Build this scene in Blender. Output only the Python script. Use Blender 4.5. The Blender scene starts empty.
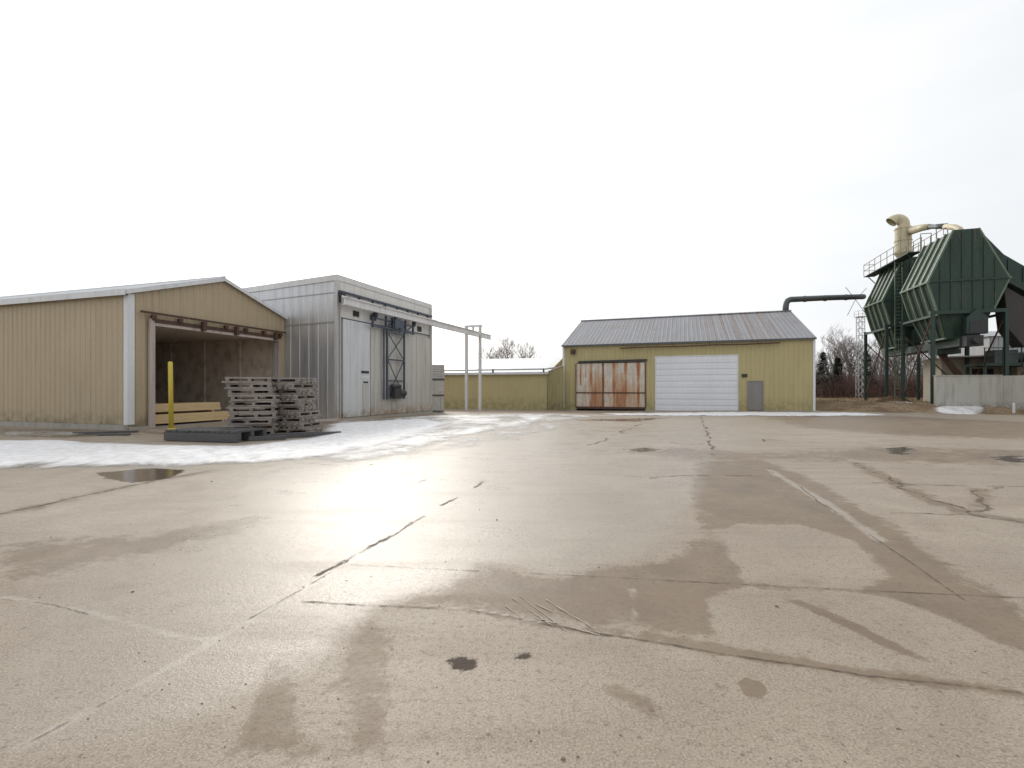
import bpy, math, random
import numpy as np
from mathutils import Vector, Matrix
R = math.radians
sc = bpy.context.scene
col = sc.collection
rnd = random.Random(7)

# ------------------------------------------------------------------ camera
FPX, EYE, HY = 478.0, 1.56, 389.0
cam = bpy.data.cameras.new('camera'); cam_o = bpy.data.objects.new('camera', cam); col.objects.link(cam_o)
cam.sensor_width = 36.0; cam.lens = 36.0 * FPX / 1024.0
cam.shift_y = (HY - 384.0) / 1024.0
cam.clip_start = 0.05; cam.clip_end = 3000
cam_o.location = (0, 0, EYE); cam_o.rotation_euler = (R(90), 0, 0)
sc.camera = cam_o

# ------------------------------------------------------------------ sky, sun, exposure
SUN_AZ, SUN_EL = -16.5, 27.0
sdir = Vector((math.sin(R(SUN_AZ)) * math.cos(R(SUN_EL)), math.cos(R(SUN_AZ)) * math.cos(R(SUN_EL)), math.sin(R(SUN_EL))))
w = bpy.data.worlds.new('World'); sc.world = w; w.use_nodes = True
nt = w.node_tree; N = nt.nodes; L = nt.links
bg = N['Background']; bg.inputs['Strength'].default_value = 0.1
sky = N.new('ShaderNodeTexSky'); sky.sky_type = 'NISHITA'; sky.sun_disc = False
sky.sun_elevation = R(SUN_EL); sky.sun_rotation = R(SUN_AZ % 360); sky.dust_density = 4.0; sky.air_density = 1.0; sky.ozone_density = 1.0
tc = N.new('ShaderNodeTexCoord')
def wmath(op, a, b=None, c=None):
    n = N.new('ShaderNodeMath'); n.operation = op
    for i, v in enumerate((a, b, c)):
        if v is None: continue
        if isinstance(v, (int, float)): n.inputs[i].default_value = v
        else: L.new(v, n.inputs[i])
    return n.outputs[0]
dot = N.new('ShaderNodeVectorMath'); dot.operation = 'DOT_PRODUCT'; L.new(tc.outputs['Generated'], dot.inputs[0]); dot.inputs[1].default_value = sdir
dpos = wmath('MAXIMUM', dot.outputs['Value'], 0.0)
halo = wmath('ADD', wmath('MULTIPLY', wmath('POWER', dpos, 4.0), 4.5), wmath('ADD', wmath('MULTIPLY', wmath('POWER', dpos, 22.0), 17.0), wmath('MULTIPLY', wmath('POWER', dpos, 200.0), 24.0)))
mp = N.new('ShaderNodeMapping'); mp.inputs['Scale'].default_value = (1.6, 1.6, 7.0); L.new(tc.outputs['Generated'], mp.inputs['Vector'])
cn = N.new('ShaderNodeTexNoise'); cn.inputs['Scale'].default_value = 1.4; cn.inputs['Detail'].default_value = 7; L.new(mp.outputs['Vector'], cn.inputs['Vector'])
cr = N.new('ShaderNodeValToRGB'); cr.color_ramp.elements[0].position = .32; cr.color_ramp.elements[0].color = (9.0, 9.25, 9.55, 1)
cr.color_ramp.elements[1].position = .66; cr.color_ramp.elements[1].color = (9.75, 9.9, 10.0, 1); L.new(cn.outputs['Fac'], cr.inputs['Fac'])
addv = N.new('ShaderNodeMix'); addv.data_type = 'RGBA'; addv.blend_type = 'ADD'; addv.inputs['Factor'].default_value = 1.0
hc = N.new('ShaderNodeCombineColor')
L.new(halo, hc.inputs[0]); L.new(wmath('MULTIPLY', halo, .98), hc.inputs[1]); L.new(wmath('MULTIPLY', halo, .93), hc.inputs[2])
L.new(cr.outputs['Color'], addv.inputs[6]); L.new(hc.outputs[0], addv.inputs[7])
mx = N.new('ShaderNodeMix'); mx.data_type = 'RGBA'; mx.inputs['Factor'].default_value = 0.93
L.new(sky.outputs['Color'], mx.inputs[6]); L.new(addv.outputs[2], mx.inputs[7]); L.new(mx.outputs[2], bg.inputs['Color'])

sun = bpy.data.lights.new('sun', 'SUN'); sun.energy = 1.3; sun.angle = R(14); sun.color = (1, .95, .87)
sun_o = bpy.data.objects.new('sun', sun); col.objects.link(sun_o)
sun_o.rotation_euler = (-sdir).to_track_quat('-Z', 'Y').to_euler(); sun_o.location = (-20, 60, 40)
vs = sc.view_settings
vs.view_transform = 'Standard'; vs.look = 'None'; vs.gamma = 1; vs.use_curve_mapping = False; vs.exposure = 0.0

# ------------------------------------------------------------------ helpers
def G(px, py, z=0.0):
    t = (EYE - z) * FPX / (py - HY); return ((px - 512.0) / FPX * t, t)

class MB:
    def __init__(s): s.v = []; s.f = []; s.m = []; s.cur = 0
    def quad(s, a, b, c, d):
        n = len(s.v); s.v += [tuple(a), tuple(b), tuple(c), tuple(d)]; s.f.append((n, n+1, n+2, n+3)); s.m.append(s.cur)
    def poly(s, pts):
        n = len(s.v); s.v += [tuple(p) for p in pts]; s.f.append(tuple(range(n, n+len(pts)))); s.m.append(s.cur)
    def box(s, x0, x1, y0, y1, z0, z1):
        s.hexa([(x0,y0,z0),(x1,y0,z0),(x1,y1,z0),(x0,y1,z0),(x0,y0,z1),(x1,y0,z1),(x1,y1,z1),(x0,y1,z1)])
    def hexa(s, p):
        n = len(s.v); s.v += [tuple(q) for q in p]
        for f in ((0,3,2,1),(4,5,6,7),(0,1,5,4),(1,2,6,5),(2,3,7,6),(3,0,4,7)): s.f.append(tuple(n+i for i in f)); s.m.append(s.cur)
    def prism(s, pts, off):           # closed polygon pts extruded by vector off
        n = len(s.v); k = len(pts); o = Vector(off)
        s.v += [tuple(p) for p in pts] + [tuple(Vector(p)+o) for p in pts]
        s.f.append(tuple(n+i for i in range(k))); s.f.append(tuple(n+k+i for i in reversed(range(k)))); s.m += [s.cur, s.cur]
        for i in range(k): j = (i+1) % k; s.f.append((n+j, n+i, n+k+i, n+k+j)); s.m.append(s.cur)
    def bar(s, p0, p1, wd, ht, up=(0,0,1)):
        p0, p1 = Vector(p0), Vector(p1); d = (p1-p0).normalized(); u = Vector(up)
        if abs(d.dot(u)) > .98: u = Vector((1,0,0))
        a = d.cross(u).normalized(); b = a.cross(d).normalized(); a *= wd/2; b *= ht/2
        s.hexa([p0-a-b, p0+a-b, p1+a-b, p1-a-b, p0-a+b, p0+a+b, p1+a+b, p1-a+b])
    def tube(s, pts, rad, n=10, cap=True):
        pts = [Vector(p) for p in pts]; k = len(pts); rs = rad if isinstance(rad, (list, tuple)) else [rad]*k
        base = len(s.v); ref = None
        for i, p in enumerate(pts):
            d = (pts[min(i+1,k-1)] - pts[max(i-1,0)]).normalized()
            if ref is None: ref = Vector((0,0,1)) if abs(d.z) < .9 else Vector((1,0,0))
            a = d.cross(ref).normalized(); b = d.cross(a).normalized(); ref = a.cross(d)
            ref = b if abs(ref.dot(d)) > .9 else -b
            for j in range(n):
                t = 2*math.pi*j/n; s.v.append(tuple(p + a*math.cos(t)*rs[i] + b*math.sin(t)*rs[i]))
        for i in range(k-1):
            for j in range(n):
                q = (j+1) % n; s.f.append((base+i*n+j, base+i*n+q, base+(i+1)*n+q, base+(i+1)*n+j)); s.m.append(s.cur)
        if cap:
            s.f.append(tuple(base+j for j in reversed(range(n)))); s.f.append(tuple(base+(k-1)*n+j for j in range(n))); s.m += [s.cur]*2
    def build(s, name, mats, parent=None, smooth=False):
        me = bpy.data.meshes.new(name); me.from_pydata(s.v, [], s.f)
        for m in (mats if isinstance(mats, (list, tuple)) else [mats]): me.materials.append(m)
        me.polygons.foreach_set('material_index', s.m)
        if smooth: me.polygons.foreach_set('use_smooth', [True]*len(me.polygons))
        me.update(); me.validate()
        o = bpy.data.objects.new(name, me); col.objects.link(o)
        if parent: o.parent = parent
        return o

def tag(o, label=None, cat=None, group=None, kind=None):
    if label: o['label'] = label
    if cat: o['category'] = cat
    if group: o['group'] = group
    if kind: o['kind'] = kind
    return o
def thing(name, label, cat, loc, theta=0.0, group=None):
    o = bpy.data.objects.new(name, None); col.objects.link(o); o.empty_display_size = .3
    o.location = loc; o.rotation_euler = (0, 0, R(-theta)); return tag(o, label, cat, group)

# ------------------------------------------------------------------ materials
class NT:
    def __init__(s, name):
        s.m = bpy.data.materials.new(name); s.m.use_nodes = True; s.t = s.m.node_tree; s.N = s.t.nodes; s.L = s.t.links
        s.b = s.N['Principled BSDF']; s.co = s.N.new('ShaderNodeTexCoord').outputs['Object']
    def set(s, sock, v):
        if isinstance(v, (int, float)): s.b.inputs[sock].default_value = v
        elif isinstance(v, tuple): s.b.inputs[sock].default_value = v if len(v) == 4 else (*v, 1)
        else: s.L.new(v, s.b.inputs[sock])
    def noise(s, scale, detail=4, rough=.55, stretch=None, dist=0.0):
        n = s.N.new('ShaderNodeTexNoise'); n.inputs['Scale'].default_value = scale; n.inputs['Detail'].default_value = detail
        n.inputs['Roughness'].default_value = rough; n.inputs['Distortion'].default_value = dist
        if stretch:
            m = s.N.new('ShaderNodeMapping'); m.inputs['Scale'].default_value = stretch; s.L.new(s.co, m.inputs['Vector']); s.L.new(m.outputs['Vector'], n.inputs['Vector'])
        else: s.L.new(s.co, n.inputs['Vector'])
        return n.outputs['Fac']
    def math(s, op, a, b=None, c=None, clamp=False):
        n = s.N.new('ShaderNodeMath'); n.operation = op; n.use_clamp = clamp
        for i, v in enumerate((a, b, c)):
            if v is None: continue
            if isinstance(v, (int, float)): n.inputs[i].default_value = v
            else: s.L.new(v, n.inputs[i])
        return n.outputs[0]
    def step(s, v, lo, hi, a=0.0, b=1.0):
        n = s.N.new('ShaderNodeMapRange'); n.interpolation_type = 'SMOOTHSTEP'
        s.L.new(v, n.inputs['Value']); n.inputs['From Min'].default_value = lo; n.inputs['From Max'].default_value = hi
        n.inputs['To Min'].default_value = a; n.inputs['To Max'].default_value = b; return n.outputs['Result']
    def mix(s, f, a, b, mode='MIX'):
        n = s.N.new('ShaderNodeMix'); n.data_type = 'RGBA'; n.blend_type = mode
        for i, v in ((0, f), (6, a), (7, b)):
            if isinstance(v, (int, float)): n.inputs[i].default_value = v if i == 0 else (v, v, v, 1)
            elif isinstance(v, tuple): n.inputs[i].default_value = (*v, 1) if len(v) == 3 else v
            else: s.L.new(v, n.inputs[i])
        return n.outputs[2]
    def attr(s, name):
        n = s.N.new('ShaderNodeAttribute'); n.attribute_name = name; return n.outputs['Fac']
    def sep(s):
        n = s.N.new('ShaderNodeSeparateXYZ'); s.L.new(s.co, n.inputs[0]); return n.outputs
    def bump(s, h, strength=.3, dist=.01):
        n = s.N.new('ShaderNodeBump'); n.inputs['Strength'].default_value = strength; n.inputs['Distance'].default_value = dist
        s.L.new(h, n.inputs['Height']); s.L.new(n.outputs['Normal'], s.b.inputs['Normal'])

def worn(name, c, dark, rough=.55, metal=0.0, streak=(2.2, 2.2, .25), amt=.6, spots=None, fine=14, low=None, bump=0.0):
    """painted / bare surface with vertical dirt streaks, mottling, optional rust spots and a dirty band above the ground"""
    t = NT(name)
    st = t.step(t.noise(1.6, 5, .6, streak), .42, .72, 0, amt)
    cc = t.mix(st, c, dark)
    mo = t.noise(fine, 5, .65); cc = t.mix(t.step(mo, .35, .7, 0, .28), cc, tuple(x*.72 for x in c))
    big = t.noise(.35, 3); cc = t.mix(t.step(big, .35, .7, 0, .2), cc, tuple(min(1, x*1.18) for x in c))
    if spots:
        sp = t.math('MULTIPLY', t.step(t.noise(1.3, 6, .7, (2.5, 2.5, .35)), .58, .68), t.step(t.noise(9, 4), .4, .6, .4, 1))
        cc = t.mix(sp, cc, spots)
    if low:
        z = t.sep()[2]; f = t.math('MULTIPLY', t.step(z, .1, low[0], 1, 0), t.step(t.noise(2.5, 5, .65), .38, .62, .1, .85)); cc = t.mix(f, cc, low[1])
    t.set('Base Color', cc); t.set('Roughness', t.step(mo, .2, .8, rough-.08, rough+.1)); t.set('Metallic', metal)
    if bump: t.bump(mo, bump, .01)
    return t.m

M = {}
M['beige'] = worn('beige_cladding', (.435, .35, .23), (.35, .28, .185), .5, low=(.9, (.2, .16, .1)))
M['white_trim'] = worn('white_trim', (.68, .69, .70), (.5, .5, .5), .5)
M['roof_pale'] = worn('pale_metal_roof', (.62, .63, .65), (.48, .48, .5), .45, .3)
M['roof_white'] = worn('white_roof', (.86, .87, .89), (.74, .75, .77), .6, amt=.3)  # near-white roof tone, faintly streaked
M['osb'] = worn('stained_board', (.60, .48, .38), (.26, .195, .15), .8, amt=.85, fine=2.2)
M['osb_pale'] = worn('mottled_board', (.74, .63, .53), (.30, .235, .19), .85, amt=.7, streak=(1.2, 1.2, .8), fine=3)
M['ceil'] = worn('ceiling_board', (.78, .66, .54), (.55, .45, .36), .8)
M['found'] = worn('concrete_footing', (.36, .34, .31), (.2, .19, .17), .85, bump=.3)
M['rust'] = worn('rusty_steel', (.105, .058, .042), (.04, .03, .026), .8, .2)
M['jamb'] = worn('pale_jamb', (.46, .40, .36), (.26, .19, .16), .7, amt=.8)
M['wood_fresh'] = worn('fresh_lumber', (.62, .46, .25), (.5, .34, .17), .65, streak=(.6, .6, 6), fine=22)
M['yellow_post'] = worn('yellow_paint', (.56, .44, .055), (.36, .27, .07), .5, spots=(.2, .12, .05))
M['dark_timber'] = worn('wet_dark_timber', (.085, .082, .085), (.04, .04, .04), .6, streak=(.5, .5, 5), fine=20)
M['alu'] = worn('aluminium_cladding', (.60, .60, .61), (.36, .36, .365), .42, .7, amt=.75, streak=(2.2, 2.2, .22))
M['alu_front'] = worn('aluminium_front', (.55, .53, .50), (.31, .29, .26), .55, .3, amt=.75, streak=(3, 3, .15), low=(.8, (.33, .22, .11)))
M['alu_door'] = worn('aluminium_door', (.64, .655, .67), (.48, .49, .50), .45, .35, amt=.5, low=(.5, (.36, .3, .2)))
M['cream_white'] = worn('cream_white_panel', (.70, .68, .65), (.52, .49, .45), .5, amt=.6)
M['cap'] = worn('white_cap', (.68, .67, .66), (.5, .48, .46), .5, amt=.5)
M['dark'] = worn('dark_vent', (.035, .035, .04), (.02, .02, .02), .6)
M['blue_steel'] = worn('blue_grey_steel', (.075, .095, .13), (.04, .045, .06), .5, .3, spots=(.12, .07, .05))
M['galv'] = worn('galvanised', (.40, .41, .42), (.3, .3, .3), .45, .5)
M['rail_white'] = worn('white_beam', (.70, .69, .69), (.48, .46, .45), .5, spots=(.3, .2, .14))
M['yellow'] = worn('mustard_cladding', (.45, .385, .195), (.36, .305, .15), .55, amt=.5, low=(1.2, (.27, .23, .11)))
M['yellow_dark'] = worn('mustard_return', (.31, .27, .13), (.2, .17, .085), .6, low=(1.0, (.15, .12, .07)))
M['door_white'] = worn('white_roll_door', (.74, .75, .79), (.64, .65, .68), .45, amt=.4)
M['groove_shade'] = worn('grey_groove_shade', (.44, .45, .48), (.36, .36, .38), .7)  # grey that paints shade into the roll-up door grooves
M['door_grey'] = worn('grey_door', (.24, .22, .21), (.18, .165, .16), .5)
M['green'] = worn('dark_green_paint', (.026, .054, .038), (.014, .026, .02), .6, amt=1.0, spots=(.10, .075, .05), fine=5, streak=(2.6, 2.6, .2))
M['green_lit'] = worn('green_paint_lit', (.13, .185, .125), (.06, .09, .06), .45, amt=.6, spots=(.1, .08, .05))  # bin green lightened so the ribs look lit; the ladder shares it
M['green_leg'] = worn('green_leg_paint', (.02, .045, .035), (.012, .02, .018), .55)
M['chute'] = worn('grimy_chute_steel', (.055, .052, .05), (.03, .028, .027), .7, spots=(.11, .06, .04))
M['cream_pipe'] = worn('cream_pipe', (.58, .52, .36), (.4, .33, .2), .5, spots=(.22, .12, .06))
M['grey_duct'] = worn('grey_duct', (.10, .115, .115), (.06, .065, .065), .5, .3)
M['ret_wall'] = worn('retaining_concrete', (.42, .41, .37), (.24, .23, .2), .85, amt=.7, bump=.3, low=(.9, (.13, .11, .09)))
M['block'] = worn('cream_block', (.46, .43, .36), (.34, .31, .26), .8, bump=.2)
M['pack'] = worn('weathered_pack', (.50, .48, .455), (.28, .265, .25), .8, streak=(.6, .6, 5))
M['handrail'] = worn('handrail', (.26, .24, .15), (.15, .13, .09), .6)
M['soil'] = worn('rust_soil', (.12, .07, .04), (.06, .04, .025), .95, bump=.5)

def pallet_mat():
    t = NT('weathered_pallet')
    oi = t.N.new('ShaderNodeObjectInfo').outputs['Random']
    g = t.noise(3, 5, .6, (1, 12, 8)); c = t.mix(g, (.16, .14, .128), (.38, .34, .31))
    c = t.mix(t.math('MULTIPLY', oi, .55), c, (.30, .25, .205)); c = t.mix(t.step(t.noise(6, 4), .5, .7, 0, .6), c, (.12, .098, .085))
    t.set('Base Color', c); t.set('Roughness', .9); return t.m
M['pallet'] = pallet_mat()

def roof_rust_mat():
    t = NT('ribbed_roof_with_rust'); x, y, z = t.sep()
    base = t.mix(t.step(t.noise(1.2, 4, .6, (4, .15, .15)), .35, .7), (.24, .24, .26), (.29, .29, .305))
    lines = t.step(t.noise(1, 2, .5, (5, .02, .02)), .5, .62)
    f = t.math('MULTIPLY', t.math('MULTIPLY', t.step(x, 9.5, 12.5), t.step(x, 17.2, 15.2)), t.math('MULTIPLY', lines, t.step(t.noise(4, 5), .3, .6, .3, 1)))
    c = t.mix(t.step(t.noise(.5, 5, .65), .5, .72, 0, .45), base, (.22, .18, .16)); c = t.mix(f, c, (.19, .115, .085)); c = t.mix(t.step(t.noise(7, 4), .55, .75, 0, .4), c, (.17, .165, .17))
    t.set('Base Color', c); t.set('Roughness', .65); t.set('Metallic', .0); return t.m
M['roof_rust'] = roof_rust_mat()

def rust_door_mat():
    t = NT('cream_steel_with_rust'); a = t.attr('rust')
    n = t.noise(6, 6, .7, (3, 3, .7)); n2 = t.noise(1, 6, .75, (7, 1, .35)); v = t.math('ADD', a, t.math('ADD', t.math('MULTIPLY', t.math('SUBTRACT', n, .5), .8), t.math('MULTIPLY', t.math('SUBTRACT', n2, .45), 1.7)))
    cream = t.mix(t.step(t.noise(2, 4), .3, .7), (.62, .58, .52), (.50, .47, .41))
    c = t.mix(t.step(v, .15, .42, 0, .7), cream, (.45, .25, .11)); c = t.mix(t.step(v, .42, .8, 0, .9), c, (.33, .125, .05)); c = t.mix(t.step(v, 1.05, 1.4, 0, .8), c, (.12, .05, .03))
    t.set('Base Color', c); t.set('Roughness', .7); return t.m
M['rust_door'] = rust_door_mat()

# ------------------------------------------------------------------ the ground: one sheet with worn concrete, damp, dry grass and the raised bank
def spaced(segs):
    out = []
    for a, b, st in segs:
        n = max(1, int(round((b-a)/st))); out += list(np.linspace(a, b, n, endpoint=False))
    out.append(segs[-1][1]); return np.array(out)
gx = spaced([(-900,-200,60),(-200,-60,14),(-60,-26,1.5),(-26,-9,.22),(-9,-5,.1),(-5,5,.045),(5,9,.1),(9,22,.2),(22,50,.4),(50,200,10),(200,900,60)])
gy = spaced([(-300,-20,40),(-20,1,3),(1,5.5,.035),(5.5,12,.08),(12,26,.18),(26,46,.35),(46,100,3),(100,300,20),(300,1400,100)])
X, Y = np.meshgrid(gx, gy); PX, PY = X.ravel(), Y.ravel()
def segdist(a, b):
    ax, ay = a; bx, by = b; dx, dy = bx-ax, by-ay; l2 = dx*dx+dy*dy+1e-9
    t = np.clip(((PX-ax)*dx+(PY-ay)*dy)/l2, 0, 1); return np.hypot(PX-ax-t*dx, PY-ay-t*dy)
def polysd(pts):                                   # >0 inside
    d = np.full(PX.shape, 1e9); ins = np.zeros(PX.shape, bool); k = len(pts)
    for i in range(k):
        a, b = pts[i], pts[(i+1) % k]; d = np.minimum(d, segdist(a, b))
        if a[1] != b[1]:
            c = ((a[1] > PY) != (b[1] > PY)) & (PX < (b[0]-a[0])*(PY-a[1])/(b[1]-a[1])+a[0]); ins ^= c
    return np.where(ins, d, -d)
def soft(sd, wd): 
    t = np.clip(.5 + sd/(2*wd), 0, 1); return t*t*(3-2*t)
def pp(l, wd): return soft(polysd([G(*q) for q in l]), wd)
def pl(l, wd):
    pts = [G(*q) for q in l]; d = np.full(PX.shape, 1e9)
    for a, b in zip(pts, pts[1:]): d = np.minimum(d, segdist(a, b))
    return np.exp(-(d/wd)**2)
mxm = lambda *a: np.maximum.reduce(a)
# damp concrete, and the dry islands in it
damp = mxm(
    pp([(700,462),(760,459),(800,474),(830,490),(890,525),(940,560),(1000,600),(1030,608),(1030,668),(1000,656),(960,632),(900,602),(850,594),(740,594),(640,604),(560,600),(560,580),(610,566),(660,560),(705,540),(690,490)], 0.320)*.95,
    pp([(392,606),(440,590),(492,568),(560,580),(612,566),(650,585),(720,592),(715,640),(650,630),(600,624),(540,618),(470,608),(430,606)], 0.200)*.9,
    pp([(580,626),(640,632),(740,645),(860,668),(1024,690),(1024,697),(860,677),(720,655),(620,636)], 0.100)*.85,
    pp([(775,598),(800,598),(860,622),(905,645),(950,668),(925,664),(880,648),(830,622)], 0.070)*.8,
    pp([(268,690),(285,668),(300,690),(300,748),(345,752),(345,690),(352,640),(372,618),(384,640),(386,752),(230,756),(245,720)], 0.180)*.95,
    pp([(0,545),(150,533),(230,520),(275,514),(255,527),(190,545),(80,568),(0,588)], 0.500)*.8,
    pp([(600,452),(680,446),(760,452),(860,446),(1100,450),(1100,470),(860,462),(700,462)], 1.000)*.66,
    pp([(820,414),(900,416),(1100,425),(1100,442),(900,436),(800,428),(760,418)], 1.800)*.8,
    pp([(600,646),(640,652),(690,676),(650,670)], 0.120)*.62, pl([(618,690),(655,712)], 0.080)*.7)
dry = mxm(pp([(742,524),(800,526),(848,540),(876,560),(884,578),(866,586),(800,586),(748,578),(735,560),(722,532)], 0.200),
          pp([(716,602),(760,594),(845,596),(890,604),(940,622),(990,645),(1010,668),(960,668),(900,655),(800,648),(740,640)], 0.200)*.95*(1-pp([(775,598),(800,598),(860,622),(905,645),(950,668),(925,664),(880,648),(830,622)], 0.060)),
          pp([(950,594),(1060,600),(1060,630),(1000,612)], 0.160)*.0)
damp = np.clip(damp - dry*1.2, 0, 1)
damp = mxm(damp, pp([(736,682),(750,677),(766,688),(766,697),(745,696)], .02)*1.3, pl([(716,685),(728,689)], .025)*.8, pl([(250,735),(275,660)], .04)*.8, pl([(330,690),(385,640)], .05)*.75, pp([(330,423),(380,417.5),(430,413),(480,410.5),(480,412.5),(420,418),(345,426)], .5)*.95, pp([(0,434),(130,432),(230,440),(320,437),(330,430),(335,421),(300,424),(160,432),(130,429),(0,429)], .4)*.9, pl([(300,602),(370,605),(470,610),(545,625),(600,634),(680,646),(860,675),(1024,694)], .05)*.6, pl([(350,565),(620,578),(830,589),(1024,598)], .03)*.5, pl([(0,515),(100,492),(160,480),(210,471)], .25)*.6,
           pl([(855,463),(880,475),(905,487),(930,500),(965,512),(1040,524)], .25)*.65, pl([(975,512),(982,500),(979,490)], .2)*.6, pl([(770,470),(800,488),(868,534),(960,597)], .12)*.5)
water = mxm(pp([(98,473),(150,468),(186,470),(168,479),(132,483),(105,479)], .22), pp([(882,449),(905,446),(918,450),(905,455),(890,454)], .5)*.9, pp([(985,456),(1024,455),(1040,464),(1005,464)], .5)*.8,
            pp([(390,497),(405,490),(430,475),(428,480),(408,492)], .1)*.7, pp([(622,449),(645,447),(668,450),(640,453)], .4)*.7, pp([(0,428),(90,432),(150,434),(60,438),(0,436)], .3)*.8,
            pp([(560,420),(640,418),(690,416),(640,422)], .5)*.6)
oil = mxm(pp([(447,660),(462,656),(476,660),(477,668),(466,672),(452,669)], .02), pp([(515,655),(526,653),(535,656),(530,660),(518,660)], .016),
          pp([(505,626),(516,627),(510,632)], .02)*.5, pp([(436,655),(445,653),(444,660)], .02)*.45, pl([(722,683),(730,688)], .012)*.6)
pale = mxm(pl([(20,748),(130,690),(215,640),(255,616),(330,575)], .05)*.8, pl([(5,597),(90,612),(180,637),(215,640)], .03)*.9, pl([(770,470),(800,488),(830,505),(880,540)], .1)*.9,
           pl([(430,606),(480,610),(540,622)], .018),  pl([(632,590),(634,622),(612,626)], .05)*.7, pl([(560,608),(610,636)], .01)*.6,
           pp([(562,413.2),(800,413.4),(860,414.5),(800,416.6),(562,415.6)], .5)*1.0, pl([(880,449),(897,452)], .12)*.7)
# streaks of thin ice on the slick part
slick = np.clip(mxm(pp([(250,470),(480,425),(720,428),(700,500),(640,560),(560,574),(490,566),(440,590),(385,606),(330,650),(150,740),(-60,760),(60,600),(200,520)], .35),
            pp([(0,470),(400,440),(560,415),(800,420),(760,450),(640,470),(300,560),(0,700)], .8)*.6), 0, 1)
# grass and the bank
yard_edge = [G(820,411.2), (26.2,30.6), (38,26.5), (60,20), (400,20), (400,1400), (-500,1400), (-500,60), (-30,52), (4,56), (20.5,50)]
gsd = polysd(yard_edge); grass = soft(gsd, .5)
bank_poly = [(22.6,34.5), (26.8,31.3), (36.5,28.0), (60,22), (300,20), (300,900), (-200,900), (-60,80), (0,66), (21.5,52)]
bsd = polysd(bank_poly); bt = np.clip((bsd+1.0)/3.2, 0, 1); BANK = .55
rs = np.random.RandomState(3)
sm = lambda v, a, b: (lambda q: q*q*(3-2*q))(np.clip((v-a)/(b-a), 0, 1))
PZ = -.16*sm(PY, 25, 37)*sm(PX, 17, 6) + BANK*bt*bt*(3-2*bt) + grass*.03*np.sin(PX*1.7+1.3)*np.sin(PY*2.1) * (np.abs(PX) < 70)
def gz(x, y):
    i = np.argmin((PX-x)**2+(PY-y)**2); return float(PZ[i])
ny, nx = X.shape
idx = np.arange(nx*ny).reshape(ny, nx)
quads = np.stack([idx[:-1,:-1], idx[:-1,1:], idx[1:,1:], idx[1:,:-1]], -1).reshape(-1, 4)
def grid_mesh(name, verts, faces, attrs, mat):
    me = bpy.data.meshes.new(name); nv, nf = len(verts), len(faces)
    me.vertices.add(nv); me.vertices.foreach_set('co', verts.astype(np.float32).ravel())
    me.loops.add(nf*4); me.loops.foreach_set('vertex_index', faces.astype(np.int32).ravel())
    me.polygons.add(nf); me.polygons.foreach_set('loop_start', np.arange(0, nf*4, 4, dtype=np.int32))
    me.polygons.foreach_set('use_smooth', np.ones(nf, bool)); me.update(calc_edges=True)
    for k, v in attrs.items():
        a = me.attributes.new(k, 'FLOAT', 'POINT'); a.data.foreach_set('value', v.astype(np.float32))
    me.materials.append(mat); o = bpy.data.objects.new(name, me); col.objects.link(o); return o

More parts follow.
